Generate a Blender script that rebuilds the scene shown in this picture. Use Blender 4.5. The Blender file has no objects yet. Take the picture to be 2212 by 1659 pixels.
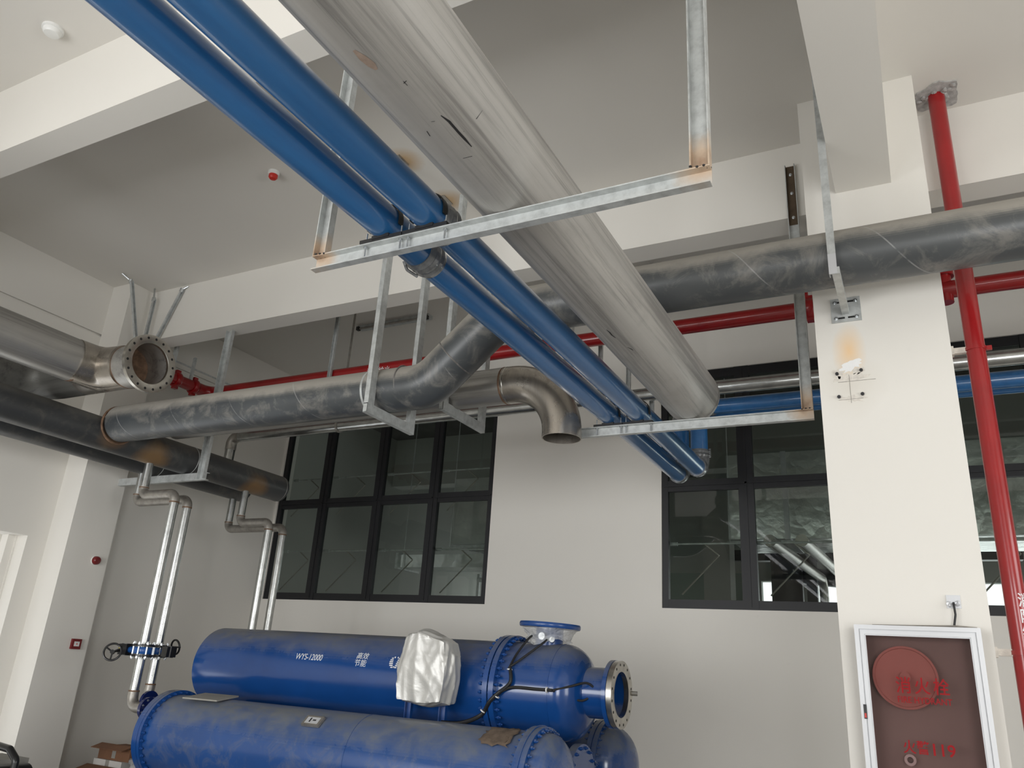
import bpy, bmesh, math, random
from mathutils import Vector, Matrix, noise
random.seed(7)
D = bpy.data
col = bpy.context.scene.collection
scn = bpy.context.scene
PI = math.pi
V = Vector

# ------------------------------------------------------------------ camera, world, lights, exposure
cd = D.cameras.new('camera'); cam = D.objects.new('camera', cd); col.objects.link(cam); scn.camera = cam
cd.sensor_fit = 'HORIZONTAL'; cd.sensor_width = 36.0; cd.lens = 1673.05 * 36 / 2212
cd.clip_start = .05; cd.clip_end = 200
yaw, pitch, roll = .49437, .35062, .06477
F = V((-math.sin(yaw) * math.cos(pitch), math.cos(yaw) * math.cos(pitch), math.sin(pitch)))
R0 = V((math.cos(yaw), math.sin(yaw), 0)); U0 = R0.cross(F)
Rr = R0 * math.cos(roll) + U0 * math.sin(roll); Ur = U0 * math.cos(roll) - R0 * math.sin(roll)
cam.matrix_world = Matrix(((Rr.x, Ur.x, -F.x, 0), (Rr.y, Ur.y, -F.y, 0), (Rr.z, Ur.z, -F.z, 1.6), (0, 0, 0, 1)))

w = D.worlds.new('daylight'); scn.world = w; w.use_nodes = True
w.node_tree.nodes['Background'].inputs[0].default_value = (.94, .97, 1, 1)
w.node_tree.nodes['Background'].inputs[1].default_value = 2.2
scn.view_settings.view_transform = 'Standard'; scn.view_settings.look = 'None'
scn.view_settings.exposure = 0.0; scn.view_settings.gamma = 1.0; scn.view_settings.use_curve_mapping = False

def area(name, loc, rot, sx, sy, power, colr=(1, 1, 1)):
    l = D.lights.new(name, 'AREA'); l.shape = 'RECTANGLE'; l.size = sx; l.size_y = sy; l.energy = power; l.color = colr
    o = D.objects.new(name, l); col.objects.link(o); o.location = loc; o.rotation_euler = rot
    return o
# daylight entering by the tall windows of the wall behind the camera and of the right-hand wall
for x, pw in ((-7.0, 150), (-3.4, 160), (3.0, 215)):
    area('window_and_fill_light', (x, -4.45, 1.95), (PI / 2, 0, 0), 3.0, 3.1, pw, (1, 1, .99))
area('window_and_fill_light', (7.25, 2.0, 2.4), (PI / 2, 0, PI / 2), 4.5, 3.2, 150, (1, .985, .95))
# room behind the glazing: daylight of its bright openings, then two added fill lights
area('window_and_fill_light', (.5, 16.9, 2.8), (-PI / 2, 0, 0), 5.5, 1.3, 60, (.95, .98, 1))
area('window_and_fill_light', (-7.2, 16.9, 2.75), (-PI / 2, 0, 0), 3.2, 1.5, 25, (.97, .99, 1))  # unseen fill, added to brighten the far room's left wall
area('window_and_fill_light', (7.8, 10.3, 3.2), (PI / 2, 0, PI / 2), 1.9, 3.5, 140, (.97, .99, 1))  # added fill with no window there, brightens duct fronts and left wall

# ------------------------------------------------------------------ materials
def nt(name):
    m = D.materials.new(name); m.use_nodes = True
    return m, m.node_tree, m.node_tree.nodes['Principled BSDF']
def N(t, typ, **kw):
    n = t.nodes.new(typ)
    for k, v in kw.items():
        if k in ('i',):
            for a, b in v.items(): n.inputs[a].default_value = b
        else: setattr(n, k, v)
    return n
def c4(c): return (c[0], c[1], c[2], 1)
def coord(t, world=False, scale=(1, 1, 1)):
    if world:
        g = N(t, 'ShaderNodeNewGeometry'); src = g.outputs['Position']
    else:
        g = N(t, 'ShaderNodeTexCoord'); src = g.outputs['Object']
    mp = N(t, 'ShaderNodeMapping'); mp.inputs['Scale'].default_value = scale
    t.links.new(src, mp.inputs['Vector']); return mp.outputs[0]
def noise_n(t, vec, scale, detail=4, rough=.55, dist=0):
    n = N(t, 'ShaderNodeTexNoise'); n.inputs['Scale'].default_value = scale; n.inputs['Detail'].default_value = detail
    n.inputs['Roughness'].default_value = rough; n.inputs['Distortion'].default_value = dist
    t.links.new(vec, n.inputs['Vector']); return n.outputs['Fac']
def rampn(t, fac, stops):
    r = N(t, 'ShaderNodeValToRGB'); e = r.color_ramp.elements
    while len(e) < len(stops): e.new(.5)
    for k, (p, c) in enumerate(stops):
        e[k].position = p; e[k].color = c4(c) if hasattr(c, '__len__') else (c, c, c, 1)
    t.links.new(fac, r.inputs[0]); return r.outputs[0]
def mixc(t, fac, a, b):
    m = N(t, 'ShaderNodeMix', data_type='RGBA')
    if hasattr(fac, 'links'): t.links.new(fac, m.inputs[0])
    else: m.inputs[0].default_value = fac
    for s, x in ((6, a), (7, b)):
        if hasattr(x, 'links'): t.links.new(x, m.inputs[s])
        else: m.inputs[s].default_value = c4(x)
    return m.outputs[2]
def mathn(t, op, a, b=None, clamp=False):
    m = N(t, 'ShaderNodeMath', operation=op); m.use_clamp = clamp
    for s, x in ((0, a), (1, b)):
        if x is None: continue
        if hasattr(x, 'links'): t.links.new(x, m.inputs[s])
        else: m.inputs[s].default_value = x
    return m.outputs[0]
def bump(t, b, h, strength=.2, dist=.01):
    n = N(t, 'ShaderNodeBump'); n.inputs['Strength'].default_value = strength; n.inputs['Distance'].default_value = dist
    t.links.new(h, n.inputs['Height']); t.links.new(n.outputs[0], b.inputs['Normal'])
def spot(t, p, rad, sc=(1, 1, 1), nz=.35, nscale=6):
    """soft stain around a world point: 1 at its middle, 0 beyond rad"""
    g = N(t, 'ShaderNodeNewGeometry')
    s = N(t, 'ShaderNodeVectorMath', operation='SUBTRACT'); t.links.new(g.outputs['Position'], s.inputs[0]); s.inputs[1].default_value = p
    m = N(t, 'ShaderNodeVectorMath', operation='MULTIPLY'); t.links.new(s.outputs[0], m.inputs[0]); m.inputs[1].default_value = sc
    l = N(t, 'ShaderNodeVectorMath', operation='LENGTH'); t.links.new(m.outputs[0], l.inputs[0])
    d = mathn(t, 'DIVIDE', l.outputs['Value'], rad)
    n = noise_n(t, g.outputs['Position'], nscale, 3)
    d = mathn(t, 'ADD', d, mathn(t, 'MULTIPLY', mathn(t, 'SUBTRACT', n, .5), nz))
    return mathn(t, 'SUBTRACT', 1.0, d, True)

def flat(name, c, rough=.5, metal=0, spec=.5, var=.06, vs=3, bmp=0, bs=80, coat=0):
    m, t, b = nt(name)
    v = coord(t)
    f = noise_n(t, v, vs)
    lo = tuple(x * (1 - var) for x in c); hi = tuple(min(1, x * (1 + var)) for x in c)
    t.links.new(rampn(t, f, [(.3, lo), (.7, hi)]), b.inputs['Base Color'])
    b.inputs['Roughness'].default_value = rough; b.inputs['Metallic'].default_value = metal
    b.inputs['Specular IOR Level'].default_value = spec
    if coat: b.inputs['Coat Weight'].default_value = coat; b.inputs['Coat Roughness'].default_value = .08
    if bmp: bump(t, b, noise_n(t, v, bs, 3), bmp, .004)
    return m

def plaster(name, c, stains=(), tape=False):
    m, t, b = nt(name)
    v = coord(t, True)
    f = noise_n(t, v, .7, 3)
    base = rampn(t, f, [(.3, tuple(x * .975 for x in c)), (.7, c)])
    sm = noise_n(t, v, 9, 6, .7)
    base = mixc(t, mathn(t, 'MULTIPLY', rampn(t, sm, [(.66, 0), (.74, 1)]), .05), base, (.45, .43, .40))
    for p, rad, sc, colr, amt in stains:
        base = mixc(t, mathn(t, 'MULTIPLY', spot(t, p, rad, sc), amt, True), base, colr)
    t.links.new(base, b.inputs['Base Color'])
    b.inputs['Roughness'].default_value = .85; b.inputs['Specular IOR Level'].default_value = .25
    bump(t, b, noise_n(t, v, 160, 2), .12, .002)
    return m
WC = (.80, .775, .725)
RUST = (.62, .36, .15)
M = {}
M['wall'] = plaster('painted_plaster', WC)
M['column'] = plaster('painted_column_plaster', WC, [((-.285, 5.3, 3.75), .17, (1.5, .3, .8), (.86, .60, .34), 1.0), ((-.30, 5.3, 3.5), .24, (1, .3, 1), (.66, .62, .54), .5)])
M['ceiling'] = plaster('painted_ceiling_plaster', (.74, .715, .67), [((-3.80, 4.72, 5.874), .2, (1, 1, 1), (.58, .42, .26), 1.3), ((-3.76, 5.42, 5.874), .2, (1, 1, 1), (.58, .42, .26), 1.3)])
M['floor'] = flat('grey_concrete_floor', (.33, .315, .29), .55, var=.15, vs=1.2)
M['patch'] = flat('broken_concrete', (.42, .41, .40), .95, var=.3, vs=22, bmp=.8, bs=60)
M['white_plaster'] = flat('fresh_white_plaster', (.86, .86, .86), .8, var=.05, bmp=.6, bs=60)
M['frame'] = flat('black_window_frame', (.007, .0075, .010), .5, var=.1)
M['black'] = flat('black_rubber', (.012, .012, .013), .5)
M['blackgloss'] = flat('black_enamel', (.012, .012, .013), .28)
M['alu'] = flat('white_aluminium', (.60, .61, .63), .3, .25, var=.03)
M['alu_groove'] = flat('aluminium_groove', (.35, .36, .38), .4, .4)
M['red'] = flat('red_enamel', (.31, .006, .008), .3, var=.1, vs=5, coat=.5)
M['redtext'] = flat('red_lettering', (.29, .005, .009), .6, spec=.2)
M['whitetext'] = flat('white_lettering', (.82, .83, .85), .5)
M['yellow'] = flat('yellow_sticker', (.75, .62, .05), .5)
M['white_plastic'] = flat('white_plastic', (.78, .78, .76), .35)
M['dark_red_plastic'] = flat('dark_red_plastic', (.16, .008, .010), .3)
M['red_plastic'] = flat('red_plastic', (.55, .03, .02), .3)
M['cardboard'] = flat('brown_cardboard', (.20, .10, .055), .9, var=.2)
M['white_card'] = flat('white_cardboard', (.62, .60, .57), .8)
M['tan'] = flat('tan_paper_residue', (.33, .25, .20), .9, var=.25, vs=25)
M['kraft'] = flat('kraft_paper', (.13, .095, .07), .95, var=.3, vs=20, bmp=.6, bs=25)
M['board'] = flat('grey_dusty_board', (.30, .29, .26), .8, var=.15)
M['zinc'] = flat('zinc_plated_steel', (.55, .57, .58), .3, .9, var=.12, vs=18)
M['steel_flange'] = flat('machined_steel', (.50, .48, .44), .26, .95, var=.18, vs=10)
M['hole'] = flat('bolt_hole_black', (.01, .01, .01), .8)
M['charcoal'] = flat('charcoal_plastic', (.02, .02, .022), .5)
M['greenpanel'] = flat('pale_green_panel', (.17, .24, .20), .35)
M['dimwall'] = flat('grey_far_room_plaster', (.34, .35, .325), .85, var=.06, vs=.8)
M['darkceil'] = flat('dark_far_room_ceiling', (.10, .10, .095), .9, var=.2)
M['cement'] = flat('cement_smear', (.70, .66, .60), .9, var=.15, vs=30, bmp=.6, bs=80)

def galv(name, c=(.53, .55, .545), rough=.42, metal=.3, welds=(), scale=14, streak=(1, 1, 1)):
    m, t, b = nt(name)
    v = coord(t, True, streak)
    f = noise_n(t, v, scale, 6, .65)
    base = rampn(t, f, [(.3, tuple(x * .74 for x in c)), (.5, c), (.75, tuple(min(1, x * 1.22) for x in c))])
    met = metal
    if welds:
        ms = None
        for p, rad in welds:
            k = spot(t, p, rad, (1, 1, 1), .6, 14)
            ms = k if ms is None else mathn(t, 'MAXIMUM', ms, k)
        base = mixc(t, mathn(t, 'MULTIPLY', ms, 1.6, True), base, (.56, .44, .33))
        base = mixc(t, mathn(t, 'MULTIPLY', mathn(t, 'SUBTRACT', ms, .62, True), 2.4, True), base, (.24, .13, .07))
        t.links.new(mathn(t, 'MULTIPLY', mathn(t, 'SUBTRACT', 1.0, ms, True), metal), b.inputs['Metallic'])
    else: b.inputs['Metallic'].default_value = metal
    t.links.new(base, b.inputs['Base Color']); b.inputs['Roughness'].default_value = rough
    bump(t, b, f, .05, .003)
    return m
M['galv'] = galv('galvanised_steel')
M['galv_pipe'] = galv('galvanised_pipe', (.47, .48, .47), .25, .92, scale=9)
M['fitting'] = galv('dull_steel_fitting', (.36, .34, .31), .42, .7)
M['br1'] = galv('galvanised_channel_near', welds=[((-2.59, 2.62, 3.53), .14), ((-.62, 2.62, 3.56), .15)])
M['br2'] = galv('galvanised_channel_wall', welds=[((-2.60, 5.77, 3.53), .17), ((-.63, 5.77, 3.55), .18)])
M['rusty'] = galv('rusty_channel_top', (.12, .085, .055), .55, .4, scale=10)

def stainless(name, c, axis, rough=.38, metal=.65, heat=(), dark=.55, lo=.32):
    """streaked pickled steel; the streaks run along the pipe"""
    m, t, b = nt(name)
    st = {'x': (.12, 5, 5), 'y': (5, .12, 5), 'z': (5, 5, .12)}[axis]
    v = coord(t, True, st)
    f = noise_n(t, v, 2.6, 7, .72)
    f2 = noise_n(t, coord(t, True), 5, 5, .6)
    base = rampn(t, f, [(lo, tuple(x * dark for x in c)), (.5, c), (.72, tuple(min(1, x * 1.12) for x in c))])
    base = mixc(t, mathn(t, 'MULTIPLY', rampn(t, f2, [(.55, 0), (.8, 1)]), .3), base, tuple(x * .7 for x in c))
    for p, rad, colr in heat:
        base = mixc(t, mathn(t, 'MULTIPLY', spot(t, p, rad), 1.5, True), base, colr)
    t.links.new(base, b.inputs['Base Color'])
    b.inputs['Metallic'].default_value = metal
    t.links.new(rampn(t, f2, [(.2, rough * .85), (.8, rough * 1.25)]), b.inputs['Roughness'])
    return m
M['grey_pipe'] = stainless('grey_streaked_stainless', (.46, .445, .42), 'y', .42, .35, dark=.62, lo=.38)
M['st_y'] = stainless('stainless_pipe', (.40, .39, .37), 'y', .36, .65)
M['st_x'] = stainless('stainless_pipe_cross', (.42, .41, .39), 'x', .34, .7)
M['st_elbow'] = stainless('stainless_elbow', (.40, .365, .32), 'z', .27, .85, dark=.8)
M['st_shaded'] = stainless('shaded_stainless', (.17, .168, .155), 'x', .5, .4)  # stainless darkened in colour to stand for the shade on the rear run
M['weld_rust'] = flat('brown_weld_band', (.20, .12, .075), .6, .3, var=.4, vs=20)
M['weld_grey'] = flat('grey_weld_band', (.24, .23, .22), .5, .5, var=.3, vs=20)

def dusty(name, c, dust, amt=1.0, rough=.34, coat=.0, spec=.5, nscale=3.2, lim=.25, spiral=None, heat=(), metal=0, scratch=True):
    """painted metal with dust that has settled on the upper side and patchy wipe marks"""
    m, t, b = nt(name)
    g = N(t, 'ShaderNodeNewGeometry'); sp = N(t, 'ShaderNodeSeparateXYZ'); t.links.new(g.outputs['True Normal'], sp.inputs[0])
    v = coord(t, True)
    n1 = noise_n(t, v, nscale, 7, .65, .4); n2 = noise_n(t, coord(t, True, (1, 2.5, 1)), nscale * 2.3, 5, .6)
    up = mathn(t, 'MULTIPLY', mathn(t, 'SUBTRACT', sp.outputs['Z'], lim), 1.25, True)
    k = mathn(t, 'ADD', up, mathn(t, 'MULTIPLY', mathn(t, 'SUBTRACT', n1, .5), 1.5))
    k = mathn(t, 'MULTIPLY', mathn(t, 'MULTIPLY', k, mathn(t, 'ADD', n2, .45)), mathn(t, 'MULTIPLY', up, 3.0, True), True)
    k = mathn(t, 'MULTIPLY', k, amt, True)
    base = rampn(t, noise_n(t, v, 1.6, 5), [(.3, tuple(x * .88 for x in c)), (.7, tuple(min(1, x * 1.1) for x in c))])
    if scratch:
        blot = rampn(t, noise_n(t, v, 4.5, 8, .7, .6), [(.50, 0), (.66, 1)])
        base = mixc(t, mathn(t, 'MULTIPLY', blot, .42), base, dust)
    base = mixc(t, k, base, dust)
    if spiral:
        # helical weld seam of a spiral-wound pipe: thin pale line
        wv = N(t, 'ShaderNodeSeparateXYZ'); t.links.new(g.outputs['Position'], wv.inputs[0])
        ang = mathn(t, 'ARCTAN2', mathn(t, 'SUBTRACT', wv.outputs['Z'], spiral[1]), mathn(t, 'SUBTRACT', wv.outputs['Y'], spiral[0]))
        ph = mathn(t, 'SUBTRACT', mathn(t, 'DIVIDE', wv.outputs['X'], spiral[2]), mathn(t, 'DIVIDE', ang, 2 * PI))
        fr = mathn(t, 'FRACT', mathn(t, 'ADD', ph, 20.0))
        ln = mathn(t, 'LESS_THAN', mathn(t, 'ABSOLUTE', mathn(t, 'SUBTRACT', fr, .5)), .006)
        br = rampn(t, noise_n(t, v, 7, 3), [(.42, 0), (.6, 1)])
        base = mixc(t, mathn(t, 'MULTIPLY', mathn(t, 'MULTIPLY', ln, br), .45), base, (.42, .42, .41))
    for p, rad, colr in heat:
        base = mixc(t, mathn(t, 'MULTIPLY', spot(t, p, rad, (1, 1, 1), .5, 7), 1.7, True), base, colr)
    t.links.new(base, b.inputs['Base Color'])
    rr = N(t, 'ShaderNodeMapRange'); t.links.new(k, rr.inputs[0]); rr.inputs[3].default_value = rough; rr.inputs[4].default_value = .85
    t.links.new(rr.outputs[0], b.inputs['Roughness']); b.inputs['Metallic'].default_value = metal
    b.inputs['Specular IOR Level'].default_value = spec
    if coat: b.inputs['Coat Weight'].default_value = coat; b.inputs['Coat Roughness'].default_value = .12
    return m
M['dark_pipe'] = dusty('dark_grey_coated_steel', (.078, .084, .088), (.33, .31, .275), 1.7, .36, lim=-.05, spiral=(4.92, 4.255, .85), spec=.6, nscale=2.6)
M['dark_pipe_low'] = dusty('dark_grey_coated_steel_lower', (.060, .067, .073), (.33, .31, .275), 1.8, .36, lim=-.05, spiral=(4.92, 3.714, .78), spec=.6, nscale=2.6)
M['header'] = dusty('dark_header_steel', (.05, .052, .054), (.15, .14, .12), .8, .36, lim=.3, heat=[((-7.32, 5.45, 3.48), .24, (.22, .135, .065)), ((-7.32, 6.95, 3.48), .24, (.20, .115, .05)), ((-7.25, 4.92, 3.6), .19, (.16, .10, .06))])
M['tank'] = dusty('blue_tank_enamel', (.008, .060, .240), (.155, .165, .19), 1.1, .18, .5, lim=.28, scratch=False)
M['tank_dusty'] = dusty('blue_tank_enamel_dusty', (.010, .065, .245), (.15, .165, .19), 1.0, .2, .4, lim=.16, scratch=True, nscale=4.5)
M['tankplain'] = flat('blue_enamel', (.010, .062, .245), .3, coat=.3)
M['darkblue'] = flat('dark_blue_enamel', (.008, .018, .10), .2, coat=.5)
M['valveblue'] = flat('valve_blue', (.010, .085, .32), .3, coat=.3)

# blue plastic-wrapped pipe: glossy film over blue
m, t, b = nt('blue_pipe_in_film'); v = coord(t, True, (5, .5, 5))
t.links.new(rampn(t, noise_n(t, v, 3, 5), [(.3, (.016, .112, .300)), (.75, (.026, .150, .380))]), b.inputs['Base Color'])
b.inputs['Roughness'].default_value = .36; b.inputs['Coat Weight'].default_value = .8; b.inputs['Coat Roughness'].default_value = .13
bump(t, b, noise_n(t, coord(t, True, (8, 1, 8)), 3, 4), .08, .01)
M['blue_pipe'] = m
m, t, b = nt('clear_grey_plastic_wrap'); v = coord(t, True)
t.links.new(rampn(t, noise_n(t, v, 12, 5), [(.35, (.12, .125, .13)), (.7, (.30, .31, .32))]), b.inputs['Base Color'])
b.inputs['Roughness'].default_value = .22; b.inputs['Coat Weight'].default_value = .8; b.inputs['Alpha'].default_value = .9
bump(t, b, noise_n(t, v, 30, 4), .5, .01); M['wrap'] = m
# silver dust cover
m, t, b = nt('silver_fabric_cover'); v = coord(t)
b.inputs['Base Color'].default_value = (.58, .575, .55, 1); b.inputs['Metallic'].default_value = .3; b.inputs['Roughness'].default_value = .36
bump(t, b, noise_n(t, v, 5, 4, .55, 1.0), .35, .02); M['silver'] = m
# clear film
m, t, b = nt('crumpled_clear_film'); v = coord(t)
b.inputs['Base Color'].default_value = (.8, .82, .84, 1); b.inputs['Roughness'].default_value = .15; b.inputs['Alpha'].default_value = .42
bump(t, b, noise_n(t, v, 40, 5), 1, .02); M['film'] = m
# foil insulation
m, t, b = nt('aluminium_foil_insulation'); v = coord(t, True)
t.links.new(rampn(t, noise_n(t, v, 2.5, 4), [(.3, (.60, .62, .60)), (.7, (.80, .82, .80))]), b.inputs['Base Color'])
b.inputs['Metallic'].default_value = .7; b.inputs['Roughness'].default_value = .33
vo = N(t, 'ShaderNodeTexVoronoi'); vo.feature = 'DISTANCE_TO_EDGE'; vo.inputs['Scale'].default_value = 2.3
nn = N(t, 'ShaderNodeVectorMath', operation='ADD'); t.links.new(v, nn.inputs[0])
nz = N(t, 'ShaderNodeTexNoise'); nz.inputs['Scale'].default_value = 2.0; t.links.new(v, nz.inputs['Vector']); t.links.new(nz.outputs['Color'], nn.inputs[1])
t.links.new(nn.outputs[0], vo.inputs['Vector'])
bump(t, b, mathn(t, 'ADD', mathn(t, 'MULTIPLY', vo.outputs[0], 1.5, True), noise_n(t, v, 7, 5)), .3, .03); M['foil'] = m
# glass: clear with fresnel reflection
def glass(name, tint, refl=1.0, rough=.0):
    m = D.materials.new(name); m.use_nodes = True; t = m.node_tree
    for n in list(t.nodes): t.nodes.remove(n)
    o = N(t, 'ShaderNodeOutputMaterial'); mx = N(t, 'ShaderNodeMixShader'); tr = N(t, 'ShaderNodeBsdfTransparent'); gl = N(t, 'ShaderNodeBsdfGlossy')
    fr = N(t, 'ShaderNodeFresnel'); fr.inputs[0].default_value = 1.5
    tr.inputs[0].default_value = c4(tint); gl.inputs['Roughness'].default_value = rough
    g = N(t, 'ShaderNodeNewGeometry')   # only the outer face of the thin pane reflects
    t.links.new(mathn(t, 'MULTIPLY', mathn(t, 'MULTIPLY', fr.outputs[0], refl, True), mathn(t, 'SUBTRACT', 1.0, g.outputs['Backfacing'])), mx.inputs[0])
    t.links.new(tr.outputs[0], mx.inputs[1]); t.links.new(gl.outputs[0], mx.inputs[2]); t.links.new(mx.outputs[0], o.inputs[0])
    return m
M['glass'] = glass('window_glass', (.74, .77, .745), 1.0)
M['cabglass'] = glass('tinted_cabinet_glass', (.80, .72, .71), .9, .02)
M['cabinside'] = flat('grey_cabinet_inside', (.32, .285, .275), .6)
M['hosered'] = flat('red_hose_reel', (.50, .22, .20), .5)

# ------------------------------------------------------------------ mesh building
def basis(d):
    d = V(d).normalized()
    a = V((0, 0, 1)) if abs(d.z) < .9 else V((1, 0, 0))
    x = a.cross(d).normalized(); y = d.cross(x).normalized()
    return x, y, d
class MB:
    def __init__(s): s.bm = bmesh.new()
    def box(s, lo, hi):
        c = [(lo[i] + hi[i]) / 2 for i in range(3)]; z = [abs(hi[i] - lo[i]) for i in range(3)]
        bmesh.ops.create_cube(s.bm, size=1, matrix=Matrix.Translation(c) @ Matrix.Diagonal((*z, 1)))
        return s
    def obox(s, c, ax, ay, az, sz):
        M3 = Matrix((V(ax).normalized(), V(ay).normalized(), V(az).normalized())).transposed().to_4x4()
        bmesh.ops.create_cube(s.bm, size=1, matrix=Matrix.Translation(c) @ M3 @ Matrix.Diagonal((*sz, 1)))
        return s
    def poly_extrude(s, pts3, vec):
        a = [s.bm.verts.new(V(p)) for p in pts3]; b2 = [s.bm.verts.new(V(p) + V(vec)) for p in pts3]
        n = len(a)
        s.bm.faces.new(a[::-1]); s.bm.faces.new(b2)
        for i in range(n): s.bm.faces.new((a[i], a[(i + 1) % n], b2[(i + 1) % n], b2[i]))
        return s
    def rings(s, rs, close0=True, close1=True, loop=False):
        vs = [[s.bm.verts.new(p) for p in r] for r in rs]
        n = len(vs[0]); L = len(vs)
        for i in range(L if loop else L - 1):
            A = vs[i]; B = vs[(i + 1) % L]
            for j in range(n): s.bm.faces.new((A[j], A[(j + 1) % n], B[(j + 1) % n], B[j]))
        if not loop:
            if close0: s.bm.faces.new(vs[0][::-1])
            if close1: s.bm.faces.new(vs[-1])
        return s
    def lathe(s, o, d, prof, seg=48, closed=False):
        """prof: (along, radius) from one end to the other"""
        x, y, d = basis(d); o = V(o); rs = []
        for a, r in prof:
            rs.append([o + d * a + (x * math.cos(2 * PI * k / seg) + y * math.sin(2 * PI * k / seg)) * max(r, 1e-4) for k in range(seg)])
        return s.rings(rs, not closed, not closed, closed)
    def cyl(s, a, b2, r, seg=24, r2=None):
        a = V(a); b2 = V(b2); L = (b2 - a).length
        return s.lathe(a, b2 - a, [(0, r), (L, r if r2 is None else r2)], seg)
    def tube(s, pts, r, bend=.1, seg=32, inner=None, n=9):
        pts = [V(p) for p in pts]; path = [pts[0]]
        for i in range(1, len(pts) - 1):
            p = pts[i]; u = (pts[i - 1] - p); v2 = (pts[i + 1] - p); lu, lv = u.length, v2.length; u.normalize(); v2.normalize()
            th = u.angle(v2)
            if th > PI - .01: path.append(p); continue
            tl = min(bend / math.tan(th / 2), lu * (.499 if i > 1 else .98), lv * (.499 if i < len(pts) - 2 else .98)); rr = tl * math.tan(th / 2)
            c = p + (u + v2).normalized() * (rr / math.sin(th / 2))
            a = p + u * tl - c; e = p + v2 * tl - c; w_ = a.angle(e)
            for k in range(n + 1):
                q = k / n
                path.append(c + (a * math.sin((1 - q) * w_) + e * math.sin(q * w_)) / math.sin(w_))
        path.append(pts[-1])
        fr = []; x = None
        for i, p in enumerate(path):
            d = (path[min(i + 1, len(path) - 1)] - path[max(i - 1, 0)]).normalized()
            if x is None: x, y, _ = basis(d)
            else:
                x = (x - d * x.dot(d)).normalized(); y = d.cross(x)
            fr.append((p, x.copy(), y.copy()))
        def ring(f, r_): return [f[0] + (f[1] * math.cos(2 * PI * k / seg) + f[2] * math.sin(2 * PI * k / seg)) * r_ for k in range(seg)]
        rs = [ring(f, r) for f in fr]
        if inner:
            rs += [ring(f, inner) for f in fr[::-1]]
            return s.rings(rs, loop=True)
        return s.rings(rs)
    def chan(s, a, b2, wd, od, W=.08, Dp=.043, T=.006):
        """C-channel from a to b2; web centred on the line, flanges point along od"""
        wd = V(wd).normalized(); od = V(od).normalized(); a = V(a); b2 = V(b2); h = W / 2
        P = [(-h, 0), (h, 0), (h, Dp), (h - T, Dp), (h - T, T), (-h + T, T), (-h + T, Dp), (-h, Dp)]
        return s.poly_extrude([a + wd * p[0] + od * p[1] for p in P], b2 - a)
    def angle(s, a, b2, d1, d2, W=.05, T=.005):
        d1 = V(d1).normalized(); d2 = V(d2).normalized(); a = V(a); b2 = V(b2)
        P = [(0, 0), (W, 0), (W, T), (T, T), (T, W), (0, W)]
        return s.poly_extrude([a + d1 * p[0] + d2 * p[1] for p in P], b2 - a)
    def blob(s, c, sz, amp=.15, sub=3, freq=2.0, seed=0, box=.0):
        r = bmesh.ops.create_icosphere(s.bm, subdivisions=sub, radius=1)
        for vv in r['verts']:
            p = vv.co.copy()
            if box:
                q = V([math.copysign(abs(k) ** box, k) for k in p]); p = q
            k = 1 + amp * noise.noise(p * freq + V((seed, seed * 2, 0)))
            vv.co = V((p.x * sz[0] * k + c[0], p.y * sz[1] * k + c[1], p.z * sz[2] * k + c[2]))
        return s

LOC = {}
def put(o, label=None, cat=None, group=None, kind=None):
    if label: o['label'] = label
    if cat: o['category'] = cat
    if group: o['group'] = group
    if kind: o['kind'] = kind
    return o
def build(name, mb, mat, parent=None, smooth=35, at=None, **kw):
    me = D.meshes.new(name); bm = mb.bm
    bmesh.ops.recalc_face_normals(bm, faces=bm.faces)
    off = V((0, 0, 0))
    if parent is not None: off = V(LOC.get(parent.name, (0, 0, 0)))
    elif at is not None: off = V(at)
    bmesh.ops.translate(bm, verts=bm.verts, vec=-off)
    bm.to_mesh(me); bm.free()
    me.materials.append(M[mat] if isinstance(mat, str) else mat)
    if smooth:
        me.polygons.foreach_set('use_smooth', [True] * len(me.polygons)); me.set_sharp_from_angle(angle=math.radians(smooth))
    o = D.objects.new(name, me); col.objects.link(o)
    if parent is not None: o.parent = parent; LOC[o.name] = off
    elif at is not None: o.location = at; LOC[o.name] = V(at)
    return put(o, **kw)
def thing(name, loc, label, cat, group=None):
    o = D.objects.new(name, None); col.objects.link(o); o.location = loc; o.empty_display_size = .1
    LOC[o.name] = V(loc)
    return put(o, label, cat, group)
def copy_tree(o, parent=None):
    c = o.copy(); col.objects.link(c)
    if parent is not None: c.parent = parent
    for ch in list(o.children): copy_tree(ch, c)
    return c
def structure(name, mb, mat, **kw): return build(name, mb, mat, kind='structure', smooth=0, **kw)
def text_mb(body, size, place, ext=.0015, sx=1.0, shear=0, subdiv=False, bold=0):
    cu = D.curves.new('lettering', 'FONT'); cu.body = body; cu.size = size; cu.extrude = ext; cu.align_x = 'CENTER'; cu.align_y = 'CENTER'; cu.shear = shear
    cu.offset = bold
    o = D.objects.new('lettering_source', cu); col.objects.link(o)
    bpy.context.view_layer.update()
    dg = bpy.context.evaluated_depsgraph_get()
    me = D.meshes.new_from_object(o.evaluated_get(dg))
    mb = MB(); mb.bm.from_mesh(me)
    D.objects.remove(o); D.curves.remove(cu); D.meshes.remove(me)
    if subdiv: bmesh.ops.triangulate(mb.bm, faces=mb.bm.faces)
    for v_ in mb.bm.verts: v_.co = place(v_.co.x * sx, v_.co.y, v_.co.z)
    return mb

# ------------------------------------------------------------------ the room
CZ = 5.874; BZ = 5.179; YW = 8.94; XL = -8.86; XR = 7.5; YN = -4.6
structure('floor', MB().box((XL - .3, YN - .3, -.1), (XR + .3, YW + 9, 0)), 'floor')
structure('ceiling', MB().box((XL - .3, YN - .3, CZ), (XR + .3, YW + .25, CZ + .2)), 'ceiling')
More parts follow.
